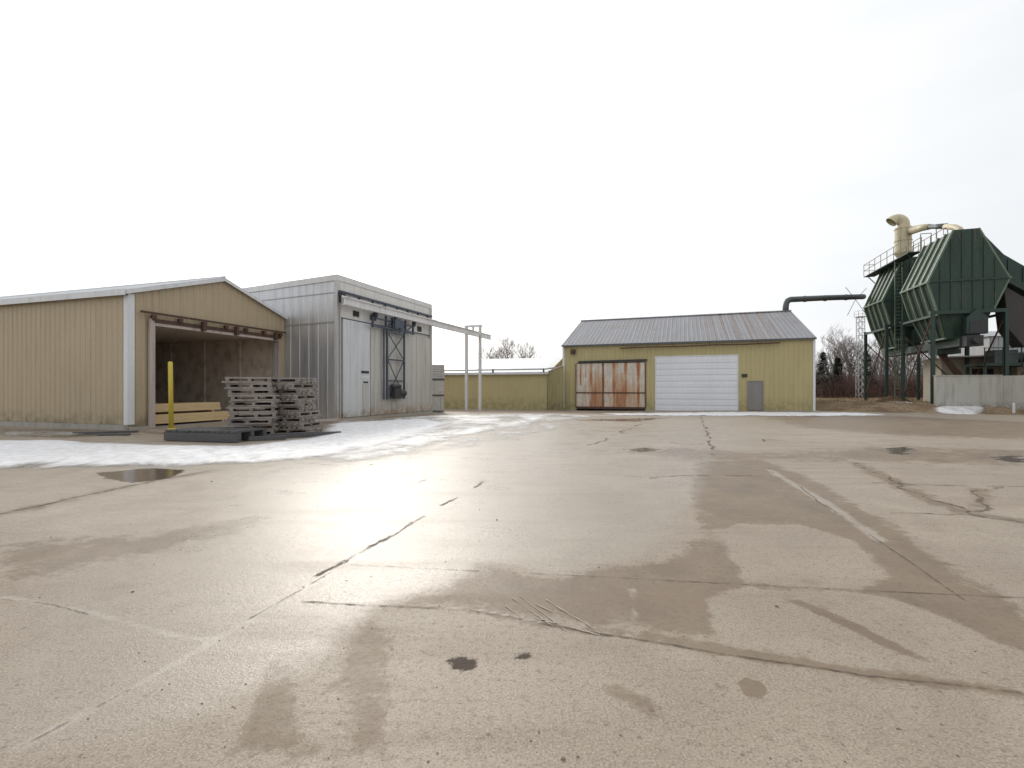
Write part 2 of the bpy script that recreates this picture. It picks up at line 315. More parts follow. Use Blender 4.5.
def ground_mat():
    t = NT('worn_yard_concrete')
    big = t.noise(.22, 4, .55); mid = t.noise(1.1, 6, .66, None, .6); fine = t.noise(24, 5, .75); grit = t.noise(85, 3, .7); drag = t.noise(1.0, 6, .65, (.35, 2.2, 1)); blot = t.noise(4.5, 6, .7)
    base = t.mix(t.step(mid, .3, .72), (.30, .245, .187), (.385, .323, .254))
    base = t.mix(t.step(big, .35, .68, 0, .6), base, (.28, .226, .172))
    base = t.mix(t.step(drag, .48, .75, 0, .5), base, (.24, .19, .142))
    base = t.mix(t.step(blot, .5, .72, 0, .45), base, (.23, .182, .134))
    base = t.mix(t.step(fine, .50, .68, 0, .7), base, (.17, .148, .108))
    base = t.mix(t.step(grit, .52, .68, 0, .65), base, (.47, .42, .36)); base = t.mix(t.step(grit, .47, .36, 0, .65), base, (.135, .105, .08))
    pits = t.N.new('ShaderNodeTexVoronoi'); pits.inputs['Scale'].default_value = 11; t.L.new(t.co, pits.inputs['Vector']); pits.inputs['Randomness'].default_value = 1
    ps = t.math('MULTIPLY', t.step(pits.outputs['Distance'], .19, .05), t.step(t.noise(3.1, 4, .7), .42, .62))
    base = t.mix(t.math('MULTIPLY', ps, .75), base, (.10, .08, .062))
    edge = t.math('ADD', t.math('MULTIPLY', t.math('SUBTRACT', t.noise(2.2, 7, .74, None, .5), .5), 1.6), t.math('ADD', t.math('MULTIPLY', t.math('SUBTRACT', t.noise(9, 4, .6), .5), .5), t.math('MULTIPLY', t.math('SUBTRACT', fine, .5), .35)))
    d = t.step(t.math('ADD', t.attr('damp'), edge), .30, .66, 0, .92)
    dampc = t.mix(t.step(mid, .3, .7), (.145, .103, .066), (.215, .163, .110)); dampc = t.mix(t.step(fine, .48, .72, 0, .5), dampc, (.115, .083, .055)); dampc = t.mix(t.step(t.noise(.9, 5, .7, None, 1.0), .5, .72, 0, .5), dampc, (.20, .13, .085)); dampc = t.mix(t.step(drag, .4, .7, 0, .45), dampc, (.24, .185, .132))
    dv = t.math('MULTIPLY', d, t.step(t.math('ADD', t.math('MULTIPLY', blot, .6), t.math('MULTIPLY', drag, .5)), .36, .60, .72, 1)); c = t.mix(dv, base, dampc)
    wet2 = t.math('MULTIPLY', t.step(t.noise(.55, 7, .72, (1, 1.6, 1), .8), .56, .70, 0, .45), t.step(blot, .35, .6)); c = t.mix(wet2, c, (.205, .155, .108))
    pa = t.step(t.math('ADD', t.attr('pale'), t.math('MULTIPLY', edge, 1.1)), .4, .85, 0, .5); c = t.mix(pa, c, (.46, .41, .36))
    wv = t.step(t.math('ADD', t.attr('water'), t.math('MULTIPLY', edge, .8)), .38, .6); c = t.mix(wv, c, (.12, .095, .072))
    ov = t.step(t.math('ADD', t.attr('oil'), t.math('MULTIPLY', t.math('SUBTRACT', t.noise(38, 6, .75), .5), 1.7)), .3, .75, 0, .85); c = t.mix(ov, c, (.045, .034, .028))
    g = t.step(t.math('ADD', t.attr('grass'), t.math('MULTIPLY', edge, .8)), .4, .6)
    gc = t.mix(t.step(t.noise(.5, 5, .6), .35, .65), (.18, .125, .078), (.31, .235, .155)); gc = t.mix(t.step(t.noise(6, 5, .7), .45, .65, 0, .7), gc, (.085, .055, .035))
    c = t.mix(g, c, gc)
    t.set('Base Color', c)
    sl = t.step(t.math('ADD', t.attr('slick'), t.math('MULTIPLY', t.math('SUBTRACT', t.noise(1.4, 6, .7), .5), 1.1)), .25, .9)
    r = t.math('ADD', t.math('MULTIPLY', sl, -.20), t.step(mid, .25, .75, .50, .60))
    r = t.math('ADD', r, t.step(drag, .4, .7, -.05, .07))
    r = t.math('ADD', t.math('MULTIPLY', d, -.03), r)
    r = t.math('ADD', t.math('MULTIPLY', t.math('SUBTRACT', fine, .5), .35), r)
    r = t.mix(ov, r, .8); r = t.mix(wv, r, .14); r = t.mix(g, r, .95); t.set('Roughness', r)
    sp = t.mix(sl, .27, .5); sp = t.mix(ov, sp, .08); sp = t.mix(wv, sp, .5); t.set('Specular IOR Level', t.mix(g, sp, .08))
    h = t.math('ADD', t.math('MULTIPLY', fine, .55), t.math('MULTIPLY', grit, .45)); h = t.math('MULTIPLY', h, t.math('SUBTRACT', 1.0, wv)); t.bump(h, .7, .009)
    return t.m
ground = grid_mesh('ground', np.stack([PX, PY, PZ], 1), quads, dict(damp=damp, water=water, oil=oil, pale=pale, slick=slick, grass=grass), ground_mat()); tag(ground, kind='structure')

# ---- snow and ice: a low sheet over the yard by the sheds, thin and tracked to the right
def snow_mat():
    t = NT('old_snow'); n = t.noise(.7, 7, .68, (.9, .8, 1), .8); n2 = t.noise(5, 5, .6); n3 = t.noise(.45, 6, .68, (1.3, .5, 1), .6)
    cv = t.math('ADD', t.attr('cover'), t.math('ADD', t.math('MULTIPLY', t.math('SUBTRACT', n, .5), .8), t.math('ADD', t.math('MULTIPLY', t.math('SUBTRACT', n2, .5), .35), t.math('MULTIPLY', t.math('SUBTRACT', n3, .5), .8))))
    a = t.step(cv, .30, .80)
    n4 = t.noise(2.2, 6, .7); c = t.mix(t.step(n2, .35, .7), (.80, .80, .82), (.64, .63, .63)); c = t.mix(t.step(n4, .5, .72, 0, .6), c, (.50, .47, .44)); c = t.mix(t.step(cv, .85, .5, 0, .6), c, (.44, .39, .34)); c = t.mix(t.step(t.noise(22, 4, .7), .62, .75, 0, .5), c, (.25, .21, .17))
    t.set('Base Color', c); t.set('Roughness', .5); t.bump(t.math('ADD', n2, n4), .6, .05); t.set('Alpha', a); return t.m
def csn(l, wd, k=1.0): return pp(l, wd)*k
cover = mxm(csn([(-200,442),(60,440),(100,443),(160,445),(240,446),(312,438),(330,424),(380,421),(430,419),(450,424),(420,436),(380,447),(330,456),(250,464),(120,468),(0,469),(-200,470)], .95),
            csn([(330,422),(440,414),(560,412),(600,416),(540,424),(470,436),(430,452),(350,466),(310,464)], .9, .64), csn([(430,440),(520,424),(600,420),(560,432),(480,448),(400,462)], .9, .5),
            csn([(600,412.2),(740,412.2),(860,413.4),(890,415.5),(800,416.6),(620,415.0)], .45, .95),
            csn([(0,432),(60,431),(100,433),(40,437),(0,437)], .3, .55), csn([(932,412.6),(960,411.4),(988,413.2),(975,415),(945,414.4)], .3, .75), csn([(878,409),(905,408),(915,410),(890,411)], .4, .6))
keep = cover.reshape(ny, nx) > .04
fk = keep[:-1,:-1] | keep[:-1,1:] | keep[1:,1:] | keep[1:,:-1]
fq = quads[fk.ravel()]; used, inv = np.unique(fq.ravel(), return_inverse=True)
ux, uy = PX[used], PY[used]; lump = .5+.2*np.sin(ux*2.1+1)*np.sin(uy*1.7)+.15*np.sin(ux*5.3+uy*2)*np.sin(uy*4.1-ux)+.1*np.sin(ux*9+3*np.sin(uy*3))+.12*rs.rand(len(used))
sz = PZ[used] + .005 + .085*np.clip(cover[used]-.45, 0, .55)*2*lump
snow = grid_mesh('snow', np.stack([PX[used], PY[used], sz], 1), inv.reshape(-1, 4), dict(cover=cover[used]), snow_mat()); tag(snow, kind='stuff')

# ---- slab joints and cracks, ragged strips lying on the concrete
def joint_mat():
    t = NT('joint_dirt'); n = t.noise(16, 6, .75); n2 = t.noise(1.8, 3)
    t.set('Base Color', t.mix(n, (.075, .057, .042), (.20, .155, .115))); t.set('Roughness', .95)
    t.set('Alpha', t.step(t.math('ADD', t.math('MULTIPLY', n, .8), t.math('MULTIPLY', n2, .5)), .50, .78)); return t.m
M['joint'] = joint_mat()
Zg = PZ.reshape(ny, nx)
def zg(x, y):
    i = int(np.clip(np.searchsorted(gx, x)-1, 0, nx-2)); j = int(np.clip(np.searchsorted(gy, y)-1, 0, ny-2))
    u = (x-gx[i])/(gx[i+1]-gx[i]); v = (y-gy[j])/(gy[j+1]-gy[j])
    return float((Zg[j,i]*(1-u)+Zg[j,i+1]*u)*(1-v)+(Zg[j+1,i]*(1-u)+Zg[j+1,i+1]*u)*v)
def strip(name, px, wd, jag=.4, gap=0.0, wob=0.0, z=.004, mk='joint'):
    pts = [G(*q) for q in px]; mb = MB(); prev = None; acc = rnd.random()*10
    for (a, b) in zip(pts, pts[1:]):
        ln = math.hypot(b[0]-a[0], b[1]-a[1]); n = max(2, int(ln/(.02 + .008*((a[1]+b[1])/2)))); dx, dy = (b[0]-a[0])/ln, (b[1]-a[1])/ln
        for i in range(n+1):
            u = i/n; cx, cy = a[0]+(b[0]-a[0])*u, a[1]+(b[1]-a[1])*u; acc += ln/n
            wob_ = wob + wd*.18; zz = z + zg(cx, cy); o = wob_*(math.sin(acc*2.7)+.6*math.sin(acc*7.1+1)+.5*rnd.uniform(-1,1)); ww = wd*(1+jag*rnd.uniform(-1, 1))/2
            cur = ((cx-dy*(o+ww), cy+dx*(o+ww), zz), (cx-dy*(o-ww), cy+dx*(o-ww), zz))
            on = math.sin(acc*1.9)+.7*math.sin(acc*4.3+2) > gap*3.2-1.7 if gap else True
            if prev and on: mb.quad(prev[0], prev[1], cur[1], cur[0])
            prev = cur
    return tag(mb.build(name, M[mk]), kind='structure')
M['scrape'] = worn('scraped_concrete', (.41, .36, .30), (.30, .25, .2), .85, fine=40)
for q_ in ([(512,598),(534,614),(556,628)], [(520,596),(548,616),(566,631)], [(534,603),(552,612),(575,628)], [(545,600),(566,612)], [(556,606),(584,622),(600,634)], [(505,606),(520,616)], [(430,606),(480,609),(520,615),(560,626),(600,636)]): strip('scrape_mark', q_, .007, .8, .35, .006, .005, 'scrape')
strip('pavement_joint', [(20,748),(130,690)], 0.0082)
strip('pavement_joint', [(160,671),(215,640),(330,573)], 0.0095, .7, .4, .004)
strip('pavement_joint', [(318,577),(400,530),(485,481)], 0.0340, .8, .35, .012)
strip('pavement_joint', [(350,565),(620,578),(830,589),(1024,598)], 0.0088, .5, .15)
strip('pavement_crack', [(300,602),(370,605),(470,610),(545,625),(600,634),(680,646),(860,675),(1024,694)], 0.0122, .6, .1, .006)
strip('pavement_joint', [(0,515),(100,492),(160,480),(210,471)], 0.0510, .5, .1, .015)
strip('pavement_joint', [(700,415),(709,437),(713,455)], 0.0748, .5, .3, .03)
strip('pavement_joint', [(770,470),(800,488),(868,534)], 0.0204, .5, .55, .02)
strip('pavement_joint', [(868,534),(910,562),(960,597),(1000,625)], 0.0150, .6, .35)
strip('pavement_crack', [(855,463),(880,475),(905,487),(930,500),(965,512),(1000,519),(1040,524)], 0.0408, .8, .15, .07)
strip('pavement_crack', [(975,512),(982,500),(979,490),(1000,487)], 0.0476, .7, .1, .05)
strip('pavement_joint', [(838,482),(930,485),(1030,487)], 0.0340, .6, .25, .02)
strip('pavement_joint', [(600,479),(690,476),(760,475)], 0.0476, .6, .5, .03)
strip('pavement_crack', [(892,514),(960,514),(1024,513)], 0.0204, .6, .6, .03)
strip('pavement_joint', [(590,446),(640,424)], 0.0816, .7, .4, .05)
strip('pavement_crack', [(628,441),(700,444),(770,440),(860,444),(935,447),(1010,452)], 0.0680, .8, .55, .15)
strip('pavement_crack', [(470,502),(560,506),(660,520)], 0.0170, .8, .8, .03)
strip('pavement_crack', [(0,600),(60,606),(110,618)], 0.0054, .7, .6, .01)

# ------------------------------------------------------------------ cladding helpers
def ribs(mb, mp_, u0, u1, z0, z1, pitch=.3, wd=.07, dep=.02, brk=None):
    """a ribbed metal sheet; z0/z1 numbers or functions of u; mp_(u, out, z) -> local point"""
    f0 = z0 if callable(z0) else (lambda u: z0); f1 = z1 if callable(z1) else (lambda u: z1)
    pr = [(u0, 0)]; k = math.floor(u0/pitch)
    while k*pitch < u1:
        c = k*pitch
        for du, o in ((-wd/2-.012, 0), (-wd/2+.008, dep), (wd/2-.008, dep), (wd/2+.012, 0)):
            if u0 < c+du < u1: pr.append((c+du, o))
        k += 1
    for b in (brk or []):
        if u0 < b < u1: pr.append((b, dep*.4))
    pr.append((u1, 0)); pr.sort()
    for (a, oa), (b, ob) in zip(pr, pr[1:]):
        mb.quad(mp_(a, oa, f0(a)), mp_(b, ob, f0(b)), mp_(b, ob, f1(b)), mp_(a, oa, f1(a)))

# ------------------------------------------------------------------ beige storage shed, open end towards the yard
SH = thing('storage_shed', 'beige ribbed metal shed with white corner trim and one wide open end', 'shed', (-14.61, 18.19, 0), 17.5)
W, RG, EV, LN = 8.14, 6.64, 5.3, 20.0
gtop = lambda y: EV + (RG-EV)*(1-abs(y-W/2)/(W/2)) - .03
fx = lambda u, o, z: (o, u, z)
m = MB()
ribs(m, fx, 0, .9, .12, gtop); ribs(m, fx, .9, 7.4, 4.2, gtop, brk=[W/2]); ribs(m, fx, 7.4, W, .12, gtop)
m.prism([(-.006,0,0),(-.006,.9,0),(-.006,.9,4.2),(-.006,7.4,4.2),(-.006,7.4,0),(-.006,W,0),(-.006,W,EV-.04),(-.006,W/2,RG-.04),(-.006,0,EV-.04)], (-.12,0,0))
m.build('gable_wall', M['beige'], SH)
m = MB(); ribs(m, lambda u, o, z: (u, -o, z), -LN, 0, .2, EV-.06); m.box(-LN, -.13, .006, .12, 0, EV-.06); m.build('side_wall', M['beige'], SH)
m = MB(); ribs(m, lambda u, o, z: (u, W+o, z), -LN, 0, .1, EV-.06); m.box(-LN, -.13, W-.12, W-.006, 0, EV-.06)
m.box(-LN, -LN+.12, .13, W-.13, 0, EV-.06); m.build('rear_wall', M['beige'], SH)
m = MB()
for s in (0, 1):
    ye = -.18 if s == 0 else W+.18
    sl = (RG-EV)/(W/2); ze = EV - sl*.18
    mp_ = lambda u, o, z, ye=ye, ze=ze: (u, ye + (W/2-ye)*z, ze + (RG-ze)*z + o + .06)
    ribs(m, mp_, -LN-.15, .16, 0, 1)
    m.prism([(.16,ye,ze-.03),(.16,W/2,RG-.03),(.16,W/2,RG+.055),(.16,ye,ze+.055)], (-LN-.31,0,0))
m.tube([(-LN-.15, W/2, RG+.07), (.165, W/2, RG+.07)], .06, 8)
m.build('roof', M['roof_pale'], SH)
m = MB()
for s in (0, 1):
    ye = -.19 if s == 0 else W+.19; ze = EV-.06
    m.prism([(.165,ye,ze-.1),(.165,W/2,RG-.11),(.165,W/2,RG+.02),(.165,ye,ze+.04)], (.03,0,0))
m.box(-LN, .16, -.235, -.195, EV-.2, EV+.03)
m.build('fascia', M['white_trim'], SH)
m = MB(); m.box(-.17, .045, -.05, -.032, .2, EV-.17); m.box(.035, .055, -.032, .2, .2, EV-.1); m.build('corner_trim', M['white_trim'], SH)
m = MB(); m.box(.036, .05, W-.1, W+.04, .12, EV-.15); m.build('corner_trim', M['white_trim'], SH)
m = MB(); m.box(-LN, .1, -.2, -.06, -.1, .19); m.box(.05, .16, -.06, .68, -.1, .11); m.build('footing', M['found'], SH)
m = MB(); m.box(.05, .14, 7.46, W, -.1, .11); m.build('footing', M['found'], SH)
m = MB(); m.box(-LN+.3, -.14, .3, W-.3, -.05, .025); m.build('floor_slab', M['found'], SH)
m = MB(); m.box(-LN+.2, -.14, .13, .2, .026, 4.29); m.box(-LN+.13, -LN+.19, .2, W-.2, .026, 4.29)
m.build('interior_lining', M['osb'], SH)
m = MB(); m.box(-LN+.2, -.14, W-.2, W-.13, .026, 4.29)
for k in range(8): m.box(-2.6*k-.62, -2.6*k-.46, W-.26, W-.203, .026, 4.28)
m.build('interior_wall', M['osb_pale'], SH)
m = MB(); m.box(-LN+.2, -.14, .13, W-.13, 4.3, 4.34); m.build('ceiling', M['ceil'], SH)
m = MB(); m.box(-.15, .13, .82, .93, .01, 4.3); m.box(.05, .15, .70, .817, .01, 4.35); m.build('door_jamb', M['jamb'], SH)
m = MB(); m.box(-.15, .13, 7.34, 7.45, .01, 4.3); m.build('door_jamb', M['jamb'], SH)
m = MB(); m.box(-.12, .12, .93, 7.34, 4.08, 4.26); m.build('header_board', M['jamb'], SH)
m = MB(); m.box(.14, .24, .35, 7.75, 4.53, 4.60); m.box(.1, .14, .9, 7.5, 4.2, 4.36)
for k in range(7): y = .8+k*1.1; m.box(.05, .2, y, y+.07, 4.28, 4.50); m.box(.2, .23, y-.05, y+.12, 4.35, 4.50)
for y in (2.9, 4.6, 7.0): m.box(.12, .3, y, y+.14, 4.1, 4.5)
m.build('door_track', M['rust'], SH)

# yellow bollards
def bollard(loc, h, label):
    t = thing('bollard', label, 'bollard', loc, 17.5, 'yellow posts guarding the shed opening')
    m = MB(); m.tube([(0,0,-.1),(-.05,0,h-.03),(-.05,0,h)], [.085,.08,.055], 14); m.build('post', M['yellow_post'], t, True)
    m = MB(); m.tube([(0,0,0),(0,0,.05)], [.17,.15], 14); m.build('base_collar', M['yellow_post'], t, True)
bollard((-13.15, 18.45, 0), 2.62, 'tall yellow steel post standing alone at the left side of the shed opening')
bollard((-9.35, 20.4, 0), 2.0, 'yellow steel post half hidden behind the right pallet stack')

# lumber packs in the shed mouth
def lumber(loc, x, y, nb, nz, bw, bh, label):
    t = thing('lumber_pack', label, 'lumber', loc, 17.5, 'packs of fresh boards inside the shed')
    m = MB()
    for j in range(nz):
        for i in range(nb): m.box(-x+(x/nb)*i+.004, -x+(x/nb)*(i+1)-.004, rnd.uniform(-.03,.03), y+rnd.uniform(-.03,.03), j*bh+.003, (j+1)*bh-.002)
    m.build('boards', M['wood_fresh'], t)
    for yy in (.3, y-.4):
        m = MB(); m.box(-x, -.02, yy, yy+.09, -.085, 0); m.build('bearer', M['wood_fresh'], t)
def loc_s(x, y, z): a = R(17.5); return (-14.61+x*math.cos(a)+y*math.sin(a), 18.19-x*math.sin(a)+y*math.cos(a), z)
lumber(loc_s(-.5, 1.0, .11), 1.1, 3.95, 6, 3, .18, .13, 'lower pack of pale fresh boards just inside the shed opening')
lumber(loc_s(-.6, 1.0, .595), 1.1, 3.5, 6, 3, .18, .115, 'upper pack of pale fresh boards resting on another pack inside the shed')

# long dark skid and wet timbers before the stacks
sk = thing('timber_skid', 'low dark wet timber skid lying on the snow in front of the shed opening', 'skid', (-10.42, 14.35, 0), 12)
m = MB()
for k in range(3): m.box(0, 2.5, .05+k*.52, .19+k*.52, .0, .28)
m.build('runner', M['dark_timber'], sk)
m = MB()
for k in range(11): m.box(.01+k*.228, .2+k*.228, -.02+rnd.uniform(-.02,.02), 1.3+rnd.uniform(-.03,.03), .283, .335)
m.build('deck', M['dark_timber'], sk)
m = MB(); m.box(-.01, 2.52, -.03, .045, .02, .27); m.build('side_board', M['dark_timber'], sk)
tm = [((-7.85, 14.25), 1.0, 22, .12, .14, 'short black timber lying flat at the right end of the long skid'),
      ((-7.5, 14.75), 1.5, 40, .15, .11, 'black timber lying aslant at the foot of the left pallet stack'),
      ((-6.9, 15.5), 1.3, 28, .12, .09, 'thin dark timber on the snow edge before the right pallet stack')]
for (p, ln, a, hh, ww, lb) in tm:
    m = MB(); m.hexa([(0,0,0),(ln,.02,0),(ln,ww,0),(0,ww-.01,0),(0,.005,hh),(ln,.02,hh-.01),(ln,ww-.01,hh),(0,ww,hh)])
    o = m.build('timber', M['dark_timber']); o.location = (p[0], p[1], .015); o.rotation_euler = (0, 0, R(a)); tag(o, lb, 'timber', 'loose dark timbers before the stacks')

# pallets
def make_pallet(seed):
    rr = random.Random(seed); t = thing('pallet', '-', 'pallet', (0,0,0), 0, 'weathered pallets stacked before the shed')
    LX, LY = 1.32, 1.1
    for (nm, z0, z1, n) in (('top_deck', .132, .19, 8), ('bottom_deck', 0, .055, 6)):
        m = MB()
        for i in range(n):
            wd = rr.uniform(.09, .125); y = -LY/2 + (LY-.11)*i/(n-1); a, b = rr.uniform(-.09,.04), rr.uniform(-.04,.09); k = rr.uniform(-.025,.025); dz = rr.uniform(-.006,.004)
            m.hexa([(-LX/2+a,y,z0+dz),(LX/2+b,y+k,z0-dz),(LX/2+b,y+wd+k,z0),(-LX/2+a,y+wd,z0),(-LX/2+a,y,z1-.003+dz),(LX/2+b,y+k,z1-.003-dz),(LX/2+b,y+wd+k,z1-.003),(-LX/2+a,y+wd,z1-.003)])
        m.build(nm, M['pallet'], t)
    for x in (-LX/2+.02, -.06+rr.uniform(-.1,.1), LX/2-.12):
        m = MB(); m.box(x, x+.1, -LY/2+.01+rr.uniform(-.03,.02), LY/2-.01, .059, .128); m.build('stringer', M['pallet'], t)
    return t
ORD = ['topmost', 'second', 'third', 'fourth', 'fifth', 'sixth', 'seventh', 'eighth', 'ninth', 'tenth']
protos = [make_pallet(i) for i in range(5)]; fresh = [True]*5
def copy_thing(o):
    c = o.copy(); col.objects.link(c)
    for ch in o.children:
        d = ch.copy(); col.objects.link(d); d.parent = c
    return c
def put_pallet(i, x, y, z, a, label):
    o = protos[i] if fresh[i] else copy_thing(protos[i]); fresh[i] = False
    o.location = (x, y, z); o.rotation_euler = (0, 0, R(a)); o['label'] = label
rnd = random.Random(21)
for (cx, cy, a0, side) in ((-8.55, 15.95, 19, 'left'), (-7.72, 16.75, -8, 'right')):
    for k in range(10):
        jx, jy = rnd.uniform(-.09,.09), rnd.uniform(-.07,.07)
        if k > 7 and side == 'left': jx -= .1
        if side == 'right' and k < 4: jx += .09*(4-k)*.5
        od = ORD[9-k]; lb = ('%s weathered grey pallet %s of the %s stack by the shed opening' % (od, '' if od == 'topmost' else 'from the top', side)).replace('  ', ' ')
        if k == 0: lb = 'lowest weathered grey pallet of the %s stack by the shed opening' % side
        put_pallet((k*3+(side == 'left')) % 5, cx+jx, cy+jy, .03+k*.192, a0+rnd.uniform(-7,7)+(180 if rnd.random()<.5 else 0)+(90 if (k in (1, 3, 6, 8) and side == 'right') else 0), lb)
m = MB(); m.box(-.05,.05,-.5,.5,-.02,.02); br = m.build('board', M['pallet']); br.location = (-6.75, 17.2, .62); br.rotation_euler = (0, R(58), R(-30))
tag(br, 'loose weathered board leaning against the side of the right pallet stack', 'board')
br.location = (-6.62, 17.05, .44)

for (px, py, ln, a, lb) in ((72, 434, 1.9, 14, 'long dark board lying in the wet along the foot of the beige shed side wall'), (96, 435.5, 1.1, -6, 'short dark board lying beside a longer one before the beige shed side wall')):
    m = MB(); m.hexa([(0,0,0),(ln,.03,0),(ln,.2,0),(0,.18,0),(0,.01,.05),(ln,.03,.06),(ln,.2,.055),(0,.18,.045)]); o = m.build('board', M['dark_timber']); q = G(px, py); o.location = (q[0], q[1], .012); o.rotation_euler = (0, 0, R(a)); tag(o, lb, 'board')
# ------------------------------------------------------------------ aluminium kiln
KN = thing('drying_kiln', 'tall silver aluminium clad kiln building with a white roof cap', 'kiln', (-8.95, 24.45, 0), 21)
KL, KD, KH = 9.3, 16.0, 7.42
ktop = lambda x: KH - .033*abs(x)
m = MB(); ribs(m, lambda u, o, z: (u, -o, z), -KD, 0, .05, lambda u: ktop(u)-.3, .62, .05, .014); m.prism([(-KD,.006,0),(-.1,.006,0),(-.1,.006,ktop(0)-.3),(-KD,.006,ktop(KD)-.3)], (0,.1,0)); m.build('side_wall', M['alu'], KN)
m = MB(); ribs(m, fx, 0, KL, .05, KH-.3, .5, .05, .018); m.box(-.1, -.006, 0, KL, 0, KH-.3); m.build('front_wall', M['alu_front'], KN)
m = MB(); ribs(m, lambda u, o, z: (u, KL+o, z), -KD, 0, .05, lambda u: ktop(u)-.3, .42, .09, .035); m.prism([(-KD,KL-.006,0),(-.1,KL-.006,0),(-.1,KL-.006,ktop(0)-.3),(-KD,KL-.006,ktop(KD)-.3)], (0,-.1,0))
m.box(-KD, -KD+.1, .11, KL-.11, 0, ktop(KD)-.35); m.build('rear_wall', M['alu'], KN)
m = MB()
m.prism([(-KD,-.06,ktop(KD)-.28),(.06,-.06,KH-.3),(.06,-.06,KH),(-KD,-.06,ktop(KD))], (0,.05,0))
m.prism([(-KD,KL+.06,ktop(KD)-.28),(.06,KL+.06,KH-.3),(.06,KL+.06,KH),(-KD,KL+.06,ktop(KD))], (0,-.05,0))
m.box(.012, .06, -.008, KL+.008, KH-.3, KH-.002)
m.prism([(-KD,-.008,ktop(KD)-.05),(.01,-.008,KH-.05),(.01,-.008,KH-.01),(-KD,-.008,ktop(KD)-.01)], (0,KL+.016,0))
m.build('roof_cap', M['cap'], KN)
m = MB(); m.prism([(-KD,-.045,4.72),(-.1,-.045,4.98),(-.1,-.045,5.04),(-KD,-.045,4.78)], (0,.02,0)); m.prism([(-KD,-.05,6.2),(-.1,-.05,6.5),(-.1,-.05,6.53),(-KD,-.05,6.23)], (0,.02,0)); m.build('flashing', M['galv'], KN)
m = MB(); m.box(-.12, .05, -.055, -.035, .02, KH-.3); m.box(.022, .05, -.035, .2, .02, KH-.3); m.build('corner_trim', M['alu_front'], KN)
m = MB(); m.box(.022, .07, KL-.18, KL+.05, .02, KH-.3); m.build('corner_trim', M['alu_front'], KN)
m = MB(); m.box(.02, .09, .35, 2.55, .08, 5.2)
for y in (.9, 1.45, 2.0): m.box(.09, .1, y, y+.02, .1, 5.18)
m.build('light_panel_door', M['alu_door'], KN)
m = MB(); m.box(.02, .1, 2.6, KL-.25, .08, 5.05)
for k in range(11): m.box(.1, .115, 2.9+k*.55, 2.93+k*.55, .1, 5.03)
m.build('large_panel_door', M['alu_front'], KN)
for (y0, y1, z0, z1) in ((1.18,1.66,5.46,5.76), (2.62,3.15,5.46,5.76), (5.7,6.2,5.4,5.74), (7.5,8.0,5.36,5.7)):
    m = MB(); m.box(.031, .05, y0, y1, z0, z1)
    for k in range(3): m.box(.05, .07, y0, y1, z0+.04+k*.1, z0+.06+k*.1)
    m.build('vent', M['dark'], KN)
for (y0, y1, z0, z1, mt) in ((1.78,2.42,2.42,2.56,'dark'), (1.72,2.44,2.14,2.26,'cap'), (1.95,2.36,1.88,1.98,'dark')):
    m = MB(); m.box(.101, .113, y0, y1, z0, z1); m.build('sign_plate', M[mt], KN)
m = MB(); m.box(.101, .112, 1.9, 2.42, .26, 1.84); m.box(.112, .13, 1.9, 2.42, .26, .3); m.build('access_hatch', M['alu_front'], KN)
m = MB(); m.box(.06, .16, .05, KL-.05, 6.52, 6.62)
for k in range(8): m.box(.05, .12, .4+k*1.18, .48+k*1.18, 6.3, 6.52)
m.box(.025, .06, .1, KL-.3, 5.22, 5.26); m.build('wall_track', M['blue_steel'], KN)
m = MB(); m.tube([(.1,.12,.1),(.1,.12,5.2),(.12,.12,6.2)], .035, 8); m.build('conduit', M['galv'], KN)
m = MB(); m.tube([(.13,KL-.3,5.0),(.13,KL-.3,6.4)], .05, 8); m.build('conduit', M['galv'], KN)
m = MB(); m.box(.06, .3, .02, .3, 6.3, 6.5); m.box(.06,.2,.05,.25,6.0,6.3); m.build('junction_box', M['dark'], KN)
m = MB(); m.box(.019, .03, .21, KL-.19, 5.27, KH-.31); m.build('upper_panel', M['cream_white'], KN)
m = MB(); m.box(-.06, .13, -.04, KL, -.25, .045); m.build('footing', M['found'], KN)

RL = thing('overhead_rail', 'white overhead steel rail along the kiln front carried on two posts', 'rail', (-8.95, 24.45, 0), 21)
m = MB(); m.box(.45, .65, -.15, 18.4, 6.18, 6.22); m.box(.535, .565, -.15, 18.4, 5.86, 6.18); m.box(.45, .65, -.15, 18.4, 5.82, 5.86); m.build('beam', M['rail_white'], RL)
m = MB(); m.box(.42, .447, -.15, 9.4, 5.9, 6.3); m.build('cover_plate', M['rail_white'], RL)
m = MB()
for y in (.3, 3.2, 6.2, 9.0): m.box(.03, .5, y, y+.08, 6.224, 6.3)
m.build('bracket', M['blue_steel'], RL)
for x in (-.05, 1.15):
    m = MB(); m.box(x-.09, x+.09, 14.8, 14.83, -.3, 6.5); m.box(x-.012, x+.012, 14.83, 14.97, -.3, 6.5); m.box(x-.09, x+.09, 14.97, 15.0, -.3, 6.5); m.build('post', M['rail_white'], RL)
m = MB(); m.box(-.2, 1.3, 14.82, 14.98, 6.5, 6.66); m.box(.48, .62, 14.84, 14.96, 6.222, 6.5); m.build('crossbar', M['rail_white'], RL)

